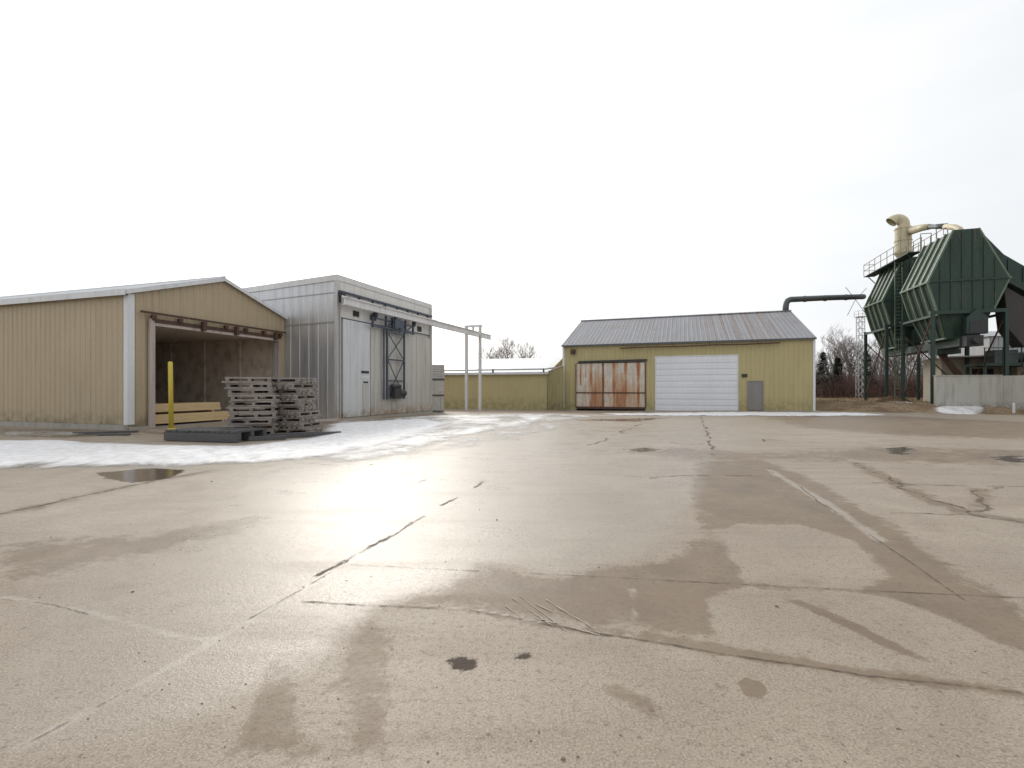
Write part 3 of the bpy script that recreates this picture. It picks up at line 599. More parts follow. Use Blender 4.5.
DC = thing('door_carrier', 'dark blue lattice door lifting frame hung from the white rail on the kiln', 'carrier', (-8.95, 24.45, 0), 21)
m = MB(); 
for y in (3.75, 5.5): m.box(.28, .38, y, y+.09, .95, 5.0)
for y in (3.6,): m.box(.2, .26, y, y+.06, .95, 5.0)
m.build('upright', M['blue_steel'], DC)
m = MB()
for z in (1.0, 2.0, 3.25, 4.85): m.box(.29, .37, 3.842, 5.498, z, z+.08)
for (za, zb) in ((3.33, 4.85), (1.08, 3.25)):
    m.bar((.32,3.85,za),(.32,5.49,zb), .035, .05); m.bar((.345,5.49,za),(.345,3.85,zb), .035, .05)
m.build('cross_brace', M['blue_steel'], DC)
m = MB(); m.box(.2, .52, 4.3, 5.0, .98, 1.6); m.tube([(.36,4.9,1.3),(.36,5.5,1.3)], .2, 12); m.tube([(.36,4.2,1.72),(.36,5.05,1.72)], .12, 10); m.build('motor', M['dark'], DC)
m = MB()
m.box(.3, .42, 2.35, 6.6, 5.05, 5.15); m.box(.3, .42, 2.35, 6.6, 5.5, 5.57)
for y in (2.4, 3.6, 4.2, 5.0, 5.6, 6.45): m.box(.3, .4, y, y+.1, 5.0, 5.8)
m.bar((.35,3.7,5.1),(.35,4.3,5.55),.05,.06); m.bar((.35,5.7,5.1),(.35,6.4,5.55),.05,.06); m.box(.5, .62, 4.2, 5.1, 5.2, 5.7); m.build('top_frame', M['blue_steel'], DC)
for y in (2.5, 4.4, 6.4):
    m = MB(); m.box(.43, .446, y-.1, y+.22, 5.55, 6.0); m.tube([(.47,y,5.93),(.53,y,5.93)], .07, 12); m.tube([(.47,y+.14,5.93),(.53,y+.14,5.93)], .07, 12); m.box(.448, .53, y-.05, y+.18, 5.6, 5.8); m.build('trolley', M['dark'], DC)

# stacked packs at the kiln's far corner
for k in range(3):
    t = thing('kiln_pack', ['lowest', 'middle', 'topmost'][k] + ' grey weathered timber pack in the stack at the kiln\'s right corner', 'timber pack', (-5.75+.02*k, 33.95, -.09+k*1.14), -8+rnd.uniform(-1.5,1.5), 'grey timber packs stacked by the kiln')
    m = MB()
    for j in range(6):
        for i in range(4): m.box(.02+.22*i, .225+.22*i, rnd.uniform(0,.04), 1.2, .12+j*.165, .27+j*.165)
    m.build('boards', M['pack'], t)
    for y in (.05, .55, 1.05):
        m = MB(); m.box(0, .9, y, y+.1, 0, .118); m.build('bearer', M['dark_timber'], t)

# ------------------------------------------------------------------ low mustard building behind the rail
LB = thing('low_building', 'low mustard building with a white roof between the kiln and the large workshop', 'building', (2.9, 39.5, 0), 17)
LL, LE = 18.0, 2.88
my = lambda u, o, z: (u, -o, z)
m = MB(); ribs(m, my, -LL, 0, -.25, LE, .6, .03, .008); m.box(-LL, 0, .006, .12, -.3, LE); m.box(-LL, -LL+.1, .13, 11.8, 0, LE); m.build('front_wall', M['yellow'], LB)
m = MB(); m.prism([(-.1,.13,-.3),(-.1,12,-.3),(-.1,12,LE),(-.1,6,4.4),(-.1,.13,LE)], (.1,0,0)); m.box(-LL, -.1, 11.9, 12, 0, LE); m.build('end_wall', M['yellow'], LB)
m = MB()
for s in (0, 1):
    ya, za = (-.25, LE-.02) if s == 0 else (12.25, LE-.02)
    m.prism([(-LL-.1,ya,za),(-LL-.1,6,4.44),(-LL-.1,6,4.54),(-LL-.1,ya,za+.1)], (LL+.3,0,0))
m.build('roof', M['roof_white'], LB)
m = MB(); m.box(-LL, .15, -.3, -.252, LE-.1, LE+.09); m.build('fascia', M['white_trim'], LB)
m = MB(); m.tube([(-LL,-.42,3.2),(-8,-.42,3.17),(.0,-.42,3.2),(.85,-.6,3.3)], .06, 8); m.build('eave_pipe', M['galv'], LB, True)
m = MB()
for x in (-14, -9.2, -4.6, -.2): m = MB(); m.box(x-.05, x+.05, -.47, -.302, 2.95, 3.26); m.build('pipe_bracket', M['dark'], LB)

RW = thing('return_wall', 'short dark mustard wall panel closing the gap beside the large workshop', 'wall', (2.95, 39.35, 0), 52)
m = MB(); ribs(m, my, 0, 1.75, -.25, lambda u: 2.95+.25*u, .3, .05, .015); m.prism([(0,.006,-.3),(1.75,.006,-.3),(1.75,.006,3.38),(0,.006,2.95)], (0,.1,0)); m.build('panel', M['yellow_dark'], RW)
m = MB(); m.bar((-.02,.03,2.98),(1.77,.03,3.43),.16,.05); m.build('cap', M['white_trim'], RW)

# ------------------------------------------------------------------ the large mustard workshop
WS = thing('workshop', 'large mustard workshop with a ribbed grey roof, white roll-up door and rusty sliding door', 'building', (4.15, 38.94, 0), 19.5)
WL, WD, WE, WR = 17.78, 16.0, 5.02, 8.08
m = MB()
for (a, b, z0) in ((0, 1.12, -.15), (1.12, 6.46, 3.66), (6.46, 7.22, -.1), (7.22, 12.96, 4.0), (12.96, 13.6, -.05), (13.6, 14.58, 2.13), (14.58, WL, -.05)): ribs(m, my, a, b, z0, WE-.02, .3, .05, .02)
m.prism([(0,.006,-.3),(1.12,.006,-.3),(1.12,.006,3.66),(6.46,.006,3.66),(6.46,.006,-.3),(7.22,.006,-.3),(7.22,.006,4.0),(12.96,.006,4.0),(12.96,.006,0),(13.6,.006,0),(13.6,.006,2.13),(14.58,.006,2.13),(14.58,.006,0),(WL,.006,0),(WL,.006,WE-.02),(0,.006,WE-.02)], (0,.12,0))
m.build('front_wall', M['yellow'], WS)
m = MB()
for x in (0, WL-.1): m.prism([(x,.13,-.3),(x,WD,-.3),(x,WD,WE-.03),(x,WD/2,WR-.05),(x,.13,WE)], (.1,0,0))
m.box(.1, WL-.1, WD-.1, WD, 0, WE-.03); m.build('side_wall', M['yellow'], WS)
m = MB(); m.box(.12, WL-.12, .3, WD-.2, -.05, .02); m.build('floor_slab', M['found'], WS)
m = MB()
for s in (0, 1):
    ya, za = (-.22, WE-.03) if s == 0 else (WD+.22, WE-.03)
    mp_ = lambda u, o, z, ya=ya, za=za: (u, ya+(WD/2-ya)*z, za+.1+(WR-za)*z+o)
    ribs(m, mp_, -.08, WL+.06, 0, 1, .32, .07, .018); m.prism([(-.08,ya,za),(-.08,WD/2,WR-.02),(-.08,WD/2,WR+.09),(-.08,ya,za+.09)], (WL+.14,0,0))
m.prism([(-.1,WD/2-.25,WR+.06),(-.1,WD/2,WR+.15),(-.1,WD/2+.25,WR+.06),(-.1,WD/2+.25,WR+.1),(-.1,WD/2,WR+.19),(-.1,WD/2-.25,WR+.1)], (WL+.18,0,0))
m.build('roof', M['roof_rust'], WS)
m = MB(); m.box(-.03, .14, -.045, -.026, .05, WE-.06); m.build('corner_trim', M['white_trim'], WS)
m = MB(); m.box(WL-.12, WL+.03, -.045, -.026, .05, WE-.06); m.build('corner_trim', M['white_trim'], WS)
m = MB(); m.box(-.08, WL+.06, -.25, -.225, WE-.05, WE+.075); m.build('eave_trim', M['grey_duct'], WS)
m = MB(); gp = [(4.6,-.3,4.72),(6.5,-.31,4.76),(9,-.3,4.73),(11.6,-.31,4.78),(13.4,-.3,4.76),(15.6,-.3,4.80)]
for a, b in zip(gp, gp[1:]): m.bar(a, b, .09, .09)
for x in (5.5, 8.5, 11, 14.2): m.box(x, x+.05, -.31, -.24, 4.74, 4.95)
m.build('gutter', M['rust'], WS)
# rusty sliding door
nxr, nzr = 90, 60; du = 5.36/nxr; dz = 3.5/nzr
vv, att = [], []
seams = [(0,.55,.06),(.36,1.0,.07),(.75,.6,.06),(1.18,.85,.13),(1.75,.45,.1),(2.15,1.1,.10),(2.98,1.0,.13),(3.25,.55,.1),(3.9,.95,.11),(4.85,1.2,.11),(5.36,.7,.08)]
cells = [.05,.15,.62,.22,.62,.3,.2]
for j in range(nzr+1):
    for i in range(nxr+1):
        u, z = i*du, j*dz; a = 0.0
        for (su, k, wd) in seams:
            if su in (.36, .75) and z < (1.75 if su == .36 else 2.4): continue
            a = max(a, k*math.exp(-((u-su)/wd)**2)*(.75+.25*math.sin(z*3+su)))
        ci = sum(1 for s in (.36,1.18,2.15,2.98,3.9,4.85) if u > s); q = max(0, min(1, (3.4-z)/2.2)); a = max(a, .08); a = max(a, cells[ci]*q)
        if ci in (2, 4): a = max(a, .35*max(0, math.sin(u*14))*(1-z/5))
        a = max(a, .85*math.exp(-((z-1.16)/.05)**2)); a = max(a, .6*math.exp(-(z/.08)**2))
        o = -.05 - (.02 if abs((u*7.5) % 1 - .5) < .12 else 0)
        vv.append((1.12+u-.01, o, .1+z)); att.append(a)
fq = np.array([(j*(nxr+1)+i, j*(nxr+1)+i+1, (j+1)*(nxr+1)+i+1, (j+1)*(nxr+1)+i) for j in range(nzr) for i in range(nxr)])
sd = grid_mesh('sliding_door', np.array(vv), fq, dict(rust=np.array(att)), M['rust_door']); sd.parent = WS; sd['label'] = 'cream steel sliding door streaked with orange rust'
m = MB(); m.box(1.12, 6.46, -.045, -.005, .02, 3.59); m.build('door_backing', M['rust'], sd)
m = MB(); m.box(1.06, 6.5, -.095, -.075, 1.22, 1.3); m.box(1.1, 6.46, -.09, -.074, .0, .16); m.box(3.23, 3.3, -.09, -.075, .17, 3.58); m.box(1.06, 1.109, -.09, -.03, .07, 3.6); m.box(6.465, 6.52, -.09, -.03, .07, 3.6); m.build('door_rail', M['rust'], sd)
m = MB(); m.prism([(1.3,-.16,3.66),(6.62,-.16,3.70),(6.62,-.16,3.86),(1.3,-.16,3.80)], (0,.12,0)); m.build('door_track', M['dark'], WS)
# roll-up door
m = MB(); nb = 9
for k in range(nb): 
    H9 = 4.05/nb; z0 = -.07 + k*H9; m.box(7.29, 12.89, -.03, .03, z0, z0+H9-.03); m.box(7.29, 12.89, -.008, .03, z0+H9-.0295, z0+H9-.0005); m.box(7.29, 12.89, -.045, -.031, z0+.17, z0+.235)
ru = m.build('roll_up_door', M['door_white'], WS)
for k in range(1, nb): m = MB(); z0 = -.07+k*4.05/nb; m.box(7.29, 12.89, -.04, -.0085, z0-.032, z0-.002); m.build('seam_shade', M['groove_shade'], ru)  # strips over the grooves, coloured darker as their shade
m = MB(); m.box(7.2, 7.288, -.05, .03, -.08, 4.06); m.box(12.892, 12.98, -.05, .03, -.05, 4.06); m.box(7.289, 12.891, -.05, .03, 3.985, 4.06); m.build('door_frame', M['white_trim'], WS)
pd = (lambda: (lambda m: (m.box(13.66, 14.52, -.015, .04, .03, 2.08), m.box(13.85, 14.33, -.021, -.016, .2, .85), m.box(13.85, 14.33, -.021, -.016, 1.05, 1.9), m.build('entry_door', M['door_grey'], WS))[-1])(MB()))()
m = MB(); m.tube([(13.75,-.02,1.0),(13.75,-.07,1.0)], .03, 8); m.build('handle', M['galv'], pd)
m = MB(); m.box(13.58, 13.656, -.05, .04, .01, 2.15); m.box(14.524, 14.6, -.05, .04, .01, 2.15); m.box(13.657, 14.523, -.05, .04, 2.085, 2.15); m.build('door_frame', M['door_grey'], WS)
m = MB(); m.prism([(.7,-.04,4.42),(.7,-.3,4.36),(.7,-.34,4.6),(.7,-.16,4.76),(.7,-.04,4.76)], (.36,0,0)); m.box(.8, .96, -.04, -.022, 4.4, 4.78); m.build('wall_lamp', M['rust'], WS)
m = MB(); m.box(13.2, 13.56, -.1, -.025, 2.42, 2.64); m.box(13.22, 13.54, -.115, -.101, 2.44, 2.62); m.build('meter_box', M['dark'], WS)
m = MB(); m.box(0, 1.04, -.05, -.022, -.3, -.08); m.build('footing', M['found'], WS)
m = MB(); m.box(6.53, 7.19, -.05, -.022, -.3, -.04); m.build('footing', M['found'], WS)
m = MB(); m.box(14.61, WL, -.05, -.022, -.15, .05); m.build('footing', M['found'], WS)

# ------------------------------------------------------------------ green wood-waste bins on legs
BO, BT = (28.8, 33.0), 17.5
def loc_b(x, y, z=0): a = R(BT); return (BO[0]+x*math.cos(a)+y*math.sin(a), BO[1]-x*math.sin(a)+y*math.cos(a), z)
HEX = [(0, 8.95), (1.45, 12.4), (2.72, 12.4), (4.36, 8.95), (3.45, 6.75), (.6, 6.75)]
def make_bin(s, label):
    t = thing('waste_bin', label, 'silo', loc_b(0, s, 0), BT, 'green wood waste bins on legs')
    D = 3.95
    m = MB(); m.prism([(x, 0, z) for x, z in HEX], (0, D, 0)); m.build('shell', M['green'], t)
    m = MB()
    def edge(p, q, n, side):
        nx_, nz_ = (q[1]-p[1]), -(q[0]-p[0]); l = math.hypot(nx_, nz_); nx_, nz_ = nx_/l*side*.06, nz_/l*side*.06
        for k in range(n):
            y = .03 + (D-.2)*k/(n-1)
            m.hexa([(p[0],y,p[1]),(p[0],y+.13,p[1]),(q[0],y+.13,q[1]),(q[0],y,q[1]),(p[0]+nx_*2,y,p[1]+nz_*2),(p[0]+nx_*2,y+.13,p[1]+nz_*2),(q[0]+nx_*2,y+.13,q[1]+nz_*2),(q[0]+nx_*2,y,q[1]+nz_*2)])
    edge(HEX[0], HEX[1], 5, -1); edge(HEX[5], HEX[0], 5, -1); edge(HEX[3], HEX[2], 5, 1); edge(HEX[4], HEX[3], 5, 1)
    m.bar((-.06,-.05,8.95),(-.06,D+.05,8.95),.16,.12); m.bar((4.42,-.05,8.95),(4.42,D+.05,8.95),.16,.12)
    m.build('side_rib', M['green_lit'], t)
    m = MB()
    for x in (.62, 1.22, 1.82, 2.42, 3.02, 3.62):
        zt = 12.36 if 1.45 <= x <= 2.72 else (8.95+(x/1.45)*3.42 if x < 1.45 else 12.4-(x-2.72)/1.64*3.45); zb = 6.78 if x < 3.45 else 7.2
        m.box(x-.025, x+.025, -.055, -.002, zb, zt-.05)
    m.box(.03, 4.33, -.075, -.057, 8.9, 9.0); m.box(.6, 3.45, -.08, -.056, 6.76, 6.86)
    m.build('end_rib', M['green'], t)
    m = MB(); lo = [(1.15,.45,5.0),(2.95,.45,5.0),(2.95,D-.45,5.0),(1.15,D-.45,5.0)]; hi = [(.62,.02,6.745),(3.43,.02,6.745),(3.43,D-.02,6.745),(.62,D-.02,6.745)]
    m.hexa(lo+hi); m.build('hopper', M['green'], t)
    m = MB()
    for k in range(5):
        y0 = .1+k*.9; y1 = .5+k*.7; m.bar((.57,y0,6.7),(1.1,y1,5.05),.08,.1); 
    m.bar((1.08,.4,5.05),(1.08,D-.4,5.05),.12,.12); m.bar((.55,.0,6.7),(.55,D,6.7),.14,.14); m.build('hopper_rib', M['green_lit'], t)
    # outlet gate, a little gabled box under the front
    m = MB(); m.prism([(1.85,-.5,5.25),(3.0,-.5,5.25),(3.0,-.5,6.3),(2.42,-.5,6.95),(1.85,-.5,6.3)], (0,.42,0)); m.build('gate_box', M['green_leg'], t)
    m = MB(); m.box(2.0, 2.85, -.53, -.503, 5.3, 6.1); m.build('gate_slide', M['dark'], t)
    for (x, y) in ((.12,-.2), (4.1,-.2), (.12,D+.12), (4.1,D+.12)):
        m = MB(); b0 = gz(*loc_b(x, y+s)[:2])-.1
        m.box(x-.1, x+.1, y-.1, y-.07, b0, 6.66); m.box(x-.1, x+.1, y+.07, y+.1, b0, 6.66); m.box(x-.02, x+.02, y-.07, y+.07, b0, 6.66); m.box(x-.18, x+.18, y-.18, y+.18, b0, b0+.13); m.build('leg', M['green_leg'], t)
    m = MB()
    for y in (-.2, D+.12): m.box(-.05, 4.3, y-.09, y+.09, 6.662, 6.9 if y < 0 else 6.742)
    for x in (.12, 4.1): m.box(x-.08, x+.08, -.1, D+.02, 6.5, 6.655)
    m.build('frame_beam', M['green_leg'], t)
    m = MB(); m.bar((.12,.0,6.3),(.12,D,1.2),.07,.07); m.bar((4.1,.0,6.3),(4.1,D,1.2),.07,.07); m.bar((.25,D+.12,5.6),(4.0,D+.12,1.3),.07,.07); m.build('diagonal_brace', M['rust'], t)
    return t
B1 = make_bin(0, 'near large dark green hexagonal bin on steel legs behind the concrete wall')
B2 = make_bin(7.1, 'far dark green hexagonal bin standing behind and left of the nearer bin')
m = MB()   # walkway on the far bin belongs to it
rail = MB()
for (x0, x1, y0, y1) in ((.5, 1.35, -2.9, 5.6),):
    m.box(x0, x1, y0, y1, 12.05, 12.12); 
    for k in range(8):
        y = y0 + (y1-y0)*k/7
        rail.tube([(x0,y,12.12),(x0,y,13.2)], .025, 6); rail.tube([(x1,y,12.12),(x1,y,13.2)], .025, 6) if k < 3 else None
    for z in (12.65, 13.2): rail.tube([(x0,y0,z),(x0,y1,z)], .025, 6); rail.tube([(x0,y1,z),(x1,y1,z)], .025, 6); rail.tube([(x1,y0,z),(x1,y0+2.4,z)], .025, 6)
    for k in range(5): m.bar((x0+.1,y0+.4+k*1.9,12.05),(x0+.75,y0+.4+k*1.9,11.3),.06,.06)
m.build('walkway', M['green_leg'], B2); rail.build('handrail', M['handrail'], B2)
m = MB()
for x in (.6, 1.1): m.bar((x,-.45,.4),(x,-.45,12.0),.05,.05)
for k in range(38): m.box(.63, 1.07, -.465, -.435, .7+k*.3, .73+k*.3)
m.build('ladder', M['green_lit'], B2)
m = MB()
for a in range(6): m.tube([(.85+.42*math.cos(a), -.85+.42*math.sin(a), 1.6),(.85+.42*math.cos(a), -.85+.42*math.sin(a), 5.6)], .018, 5)
for k in range(9): 
    z = 1.6+k*.5; m.tube([(.85+.42*math.cos(i*.7), -.85+.42*math.sin(i*.7), z) for i in range(10)], .018, 5)
m.build('ladder_cage', M['green_lit'], B2)

CY = thing('cyclone', 'cream cylindrical cyclone with a hooked outlet on top of the far green bin', 'cyclone', loc_b(1.7, 8.0, 12.35), BT)
m = MB(); m.tube([(0,0,0),(0,0,.25),(0,0,.55),(0,0,2.75)], [.35,.40,.58,.58], 18)
for z in (.6, 1.6, 2.6): m.tube([(0,0,z),(0,0,z+.07)], .62, 18)
m.build('body', M['cream_pipe'], CY, False)
m = MB(); pts = []
for k in range(9): a = R(k*15); pts.append((-.45+.5*math.cos(a), 0, 2.95+.55*math.sin(a)))
m.tube([(.03,0,2.6)]+pts+[(-.85,.0,3.28)], [.42]*8+[.42,.44,.46], 16, False); m.build('outlet_elbow', M['cream_pipe'], CY, True)
m = MB(); m.tube([(.3,-.5,2.3),(.35,-2.2,2.0),(.42,-3.2,1.75)], [.34,.27,.22], 14); m.build('inlet_pipe', M['cream_pipe'], CY, True)
m = MB(); m.tube([(.42,-3.2,1.75),(.5,-5.2,1.1)], .17, 12); m.build('flexible_pipe', M['grey_duct'], CY, True)
m = MB(); m.tube([(.5,-5.2,1.1),(.55,-6.3,.7),(.55,-6.9,.35),(.55,-7.2,.02)], [.2,.2,.18,.16], 12); m.build('transfer_pipe', M['cream_pipe'], CY, True)
m = MB()
for (x, y) in ((.75,-1.9),(.75,-4.2)):
    for d in (-.35, .35): m.tube([(x+d, y, -.3),(x+d, y, 1.6)], .03, 6)
    m.tube([(x-.35,y,1.6),(x+.35,y,1.6)], .03, 6)
for z in (.6, 1.2): m.tube([(.3,-.8,z-.3),(.3,-5.6,z-.3)], .025, 6)
for k in range(6): m.tube([(.3,-.9-k*.9,-.4),(.3,-.9-k*.9,.9)], .02, 6)
m.build('support_frame', M['handrail'], CY)

CV = thing('incline_conveyor', 'dark enclosed conveyor sloping down to the right from the near green bin', 'conveyor', loc_b(0, 0, 0), BT)
m = MB(); m.prism([(2.75,.6,12.5),(3.4,.6,12.0),(4.4,.6,10.65),(9.8,.6,6.3),(9.8,.6,5.0),(4.3,.6,9.0),(3.0,.6,11.7)], (0,1.7,0)); m.build('casing', M['green_leg'], CV)
m = MB()
for k in range(7): x = 4.6+k*.8; z = 10.5-(x-4.4)*.806; m.box(x, x+.08, .54, .598, z-.95, z-.02)
m.build('casing_rib', M['green'], CV)
m = MB(); m.prism([(4.5,.8,8.6),(6.6,.8,6.9),(6.6,.8,5.2),(5.6,.8,4.4),(4.8,.8,5.6)], (0,1.2,0)); m.build('drop_chute', M['chute'], CV)
m = MB()
for x, z in ((6.6, 8.1), (9.3, 5.95)): m.box(x, x+.16, 1.2, 1.36, .3, z); m.box(x, x+.16, 1.95, 2.11, .3, z); m.bar((x+.08,1.28,1),(x+.08,2.03,z-.5),.06,.06)
m.build('trestle', M['rust'], CV)

# block wall and yard shed behind the legs
RT = thing('retaining_wall', 'low grey concrete retaining wall below the near green bin', 'wall', loc_b(-.12, -1.15, 0), BT)
m = MB(); m.box(0, 3.55, 0, .3, -.1, 2.42); m.build('wall_slab', M['ret_wall'], RT)
m = MB(); m.prism([(3.56,.0,-.1),(7.4,-3.4,-.1),(7.6,-3.15,-.1),(3.56,.3,-.1)], (0,0,2.52)); m.build('wall_wing', M['ret_wall'], RT)
m = MB(); m.box(-.03, 3.5, -.04, .34, 2.425, 2.48); m.build('coping', M['ret_wall'], RT)
CB = thing('block_shed', 'pale concrete block shed seen between the legs of the green bins', 'shed', loc_b(3.0, 6.3, .5), BT)
m = MB(); m.box(0, 3.6, -1.2, 1.5, -.3, 3.4); m.box(3.62, 9, -3, 1.5, -.3, 3.4); m.build('wall', M['block'], CB)
m = MB(); m.box(-.1, 9.15, -3.1, 1.6, 3.41, 3.5); m.build('roof', M['galv'], CB)
m = MB(); m.box(1.9, 3.2, -1.24, -1.205, -.2, 2.6); m.build('door', M['dark'], CB)
GS = thing('grey_loading_shed', 'pale grey metal shed behind the right side of the near bin', 'shed', loc_b(7.6, 8.2, .5), BT)
m = MB(); ribs(m, my, 0, 9, 2.5, 5.3, .3, .08, .03); m.box(0, 9, .01, 6, 2.9, 5.3); m.box(0, .3, .02, 6, -.3, 2.9); m.box(4, 9, .02, 6, -.3, 2.9); m.build('wall', M['galv'], GS)
m = MB(); m.prism([(-.2,-.3,5.3),(-.2,3,6.0),(-.2,6.3,5.3)], (9.4,0,0)); m.build('roof', M['galv'], GS)

# blower duct from the workshop ridge to the far bin
DU = thing('blower_duct', 'grey blower duct rising from the workshop ridge and running to the green bins', 'duct', (4.15+.943*17.45+.334*8, 38.94-.334*17.45+.943*8, 8.1), 0)
m = MB(); e = (9.05, 3.3, 1.95)
m.tube([(0,0,-.15),(0,0,.45),(.06,.02,.75),(.22,.07,.98),(.5,.16,1.1),(4.5,1.5,1.5),e], .24, 14); m.build('pipe', M['grey_duct'], DU, True)
m = MB()
for u in (.18, .45, .74): p = Vector((.5,.16,1.1)).lerp(Vector(e), u); q = Vector((.5,.16,1.1)).lerp(Vector(e), u+.012); p.z -= .0; m.tube([p, q], .275, 14)
m.build('flange', M['grey_duct'], DU)
m = MB(); m.tube([(6.7,2.3,2.6),(7.75,2.6,1.65),(8.8,2.8,.4)], .022, 6); m.tube([(8.6,2.3,2.55),(7.75,2.6,1.45),(7.0,2.5,.1)], .022, 6); m.build('guy_rod', M['rust'], DU)

LM = thing('lattice_mast', 'slim pale steel lattice mast rising among the bare trees left of the bins', 'mast', (36.6, 50.2, .5), 10)
m = MB()
for (x, y) in ((-.3,-.3),(.3,-.3),(.3,.3),(-.3,.3)): m.bar((x,y,-.2),(x*.9,y*.9,8.6),.05,.05)
for k in range(12):
    z = .4+k*.7; s = .29
    for (a, b) in (((-s,-s),(s,-s)),((s,-s),(s,s)),((s,s),(-s,s)),((-s,s),(-s,-s))): m.bar((*a,z),(*b,z),.035,.035); m.bar((*a,z),(*b,z+.7),.03,.03)
m.build('lattice', M['galv'], LM)
m = MB(); m.box(-.42, .42, -.42, .42, 8.6, 8.66)
for z in (8.9, 9.2): m.box(-.42, .42, -.42, -.38, z, z+.04); m.box(-.42, -.38, -.38, .42, z, z+.04); m.box(.38, .42, -.38, .42, z, z+.04)
for (x, y) in ((-.4,-.4),(.4,-.4),(.4,.4),(-.4,.4)): m.box(x-.02, x+.02, y-.02, y+.02, 8.66, 9.2)
m.build('platform', M['cap'], LM)

def mound(name, loc, rx, ry, h, mat, label, cat, seed):
    rr = random.Random(seed); m = MB(); n, k = 16, 5
    ring = [[(rx*math.cos(2*math.pi*j/n)*(1-i/k)*rr.uniform(.85,1.15), ry*math.sin(2*math.pi*j/n)*(1-i/k)*rr.uniform(.85,1.15), h*math.sin(i/k*math.pi/2)*rr.uniform(.8,1.15)-.05) for j in range(n)] for i in range(k)]
    for i in range(k-1):
        for j in range(n): q = (j+1) % n; m.quad(ring[i][j], ring[i][q], ring[i+1][q], ring[i+1][j])
    m.poly(ring[-1]); o = m.build(name, mat); o.location = loc; return tag(o, label, cat)
SX = thing('screw_conveyor', 'dark trough conveyor hanging under the hoppers of the two green bins', 'conveyor', loc_b(0,0,0), BT)
m = MB(); m.box(1.5, 2.6, -.4, 11.3, 4.45, 4.98); m.box(1.35, 2.75, 2.0, 3.2, 4.1, 4.449); m.build('trough', M['green_leg'], SX)
m = MB(); m.box(1.6, 2.5, -1.0, -.402, 4.4, 5.1); m.tube([(2.05,-1.4,4.75),(2.05,-1.002,4.75)], .22, 10); m.build('drive', M['dark'], SX)
m = MB(); m.tube([(2.0,3.0,4.2),(3.2,3.3,2.6),(4.6,3.5,.6)], .22, 10); m.build('discharge_pipe', M['rust'], SX, True)
ED = thing('equipment_deck', 'dark steel equipment deck with a railing under the right side of the near bin', 'platform', loc_b(3.6, 1.2, .4), BT)
m = MB(); m.box(0, 5.5, 0, 2.4, 2.75, 2.95)
for k in range(6): m.box(.1+k*1.0, .2+k*1.0, -.06, -.002, 2.7, 2.98)
m.build('deck', M['green_leg'], ED)
for x in (.1, 2.6, 5.2): 
    for y in (.1, 2.2): m = MB(); m.box(x, x+.14, y, y+.14, -.5, 2.748); m.build('leg', M['green_leg'], ED)
m = MB()
for k in range(6): m.tube([(.1+k*1.0,.05,2.952),(.1+k*1.0,.05,4.0)], .03, 6)
for z in (3.5, 4.0): m.tube([(.05,.05,z),(5.4,.05,z)], .03, 6)
m.build('railing', M['green_leg'], ED)
m = MB(); m.bar((.2,.0,.1),(2.6,.0,2.7),.09,.09); m.build('brace', M['rust'], ED)
m = MB(); m.bar((5.2,.0,.1),(2.8,.0,2.7),.09,.09); m.build('brace', M['rust'], ED)
m = MB(); m.box(1.1, 2.4, .9, 2.0, 2.952, 3.9); m.tube([(2.401,1.4,3.4),(3.3,1.4,3.4)], .38, 14); m.tube([(3.301,1.4,3.4),(3.6,1.4,3.4)], [.3,.2], 14); m.build('blower', M['grey_duct'], ED)
p = loc_b(-.4, 4.5); mound('soil_pile', (p[0], p[1], .5), 1.6, .9, .55, M['soil'], 'low rust brown pile of bark and soil beneath the green bins', 'pile', 4)
p = loc_b(3.0, -2.0); st = MB(); st.tube([(0,0,-.1),(0,0,.55)], .07, 10); st.tube([(0,0,.55),(0,0,.6)], [.07,.03], 10); o = st.build('marker_stub', M['white_trim']); o.location = (p[0], p[1]-.6, .1); tag(o, 'short white marker stub before the concrete retaining wall', 'marker')

# ------------------------------------------------------------------ trees
def bark(name, c): return worn(name, c, tuple(x*.6 for x in c), .9)
M['bark'] = bark('bark_grey', (.15, .125, .11)); M['twig'] = bark('twigs', (.22, .18, .165)); M['twig_red'] = bark('red_twigs', (.13, .075, .06)); M['needle'] = worn('needles', (.03, .045, .028), (.015, .022, .014), .8, fine=6)
def limb(mb, rr, p, d, ln, r, lvl, spread, tw):
    k = 3; pts = [p]; rs = [r]; q = p.copy(); dd = d.copy()
    for i in range(k):
        dd = (dd + Vector((rr.uniform(-1,1), rr.uniform(-1,1), rr.uniform(-.4,.7)))*.16).normalized(); q = q + dd*ln/k; pts.append(q.copy()); rs.append(r*(1-.55*(i+1)/k))
    (mb if lvl > 1 or tw is None else tw).tube(pts, rs, 6 if lvl > 2 else (4 if lvl > 1 else 3), False)
    if lvl == 0: return
    n = {4: 6, 3: 5, 2: 5, 1: 4}[lvl]
    for i in range(n):
        u = rr.uniform(.35, 1.0); j = min(k-1, int(u*k)); base = pts[j].lerp(pts[j+1], u*k-j)
        ax = Vector((rr.uniform(-1,1), rr.uniform(-1,1), rr.uniform(-.1,.6))).normalized(); nd = (dd*(1-spread)+ax*spread+Vector((0,0,.22))).normalized()
        limb(mb, rr, base, nd, ln*rr.uniform(.5,.72), max(.012, rs[j]*.6), lvl-1, spread, tw)
def bare_tree(x, y, h, seed, label, lvl=4, spread=.55, mat='twig'):
    rr = random.Random(seed); t = thing('bare_tree', label, 'tree', (x, y, gz(x, y)), 0, 'bare winter trees beyond the yard')
    a, b = MB(), MB(); limb(a, rr, Vector((0,0,-.2)), Vector((rr.uniform(-.06,.06),rr.uniform(-.06,.06),1)), h*.56, h*.02, lvl, spread, b)
    a.build('trunk', M['bark'], t); b.build('crown', M[mat], t)
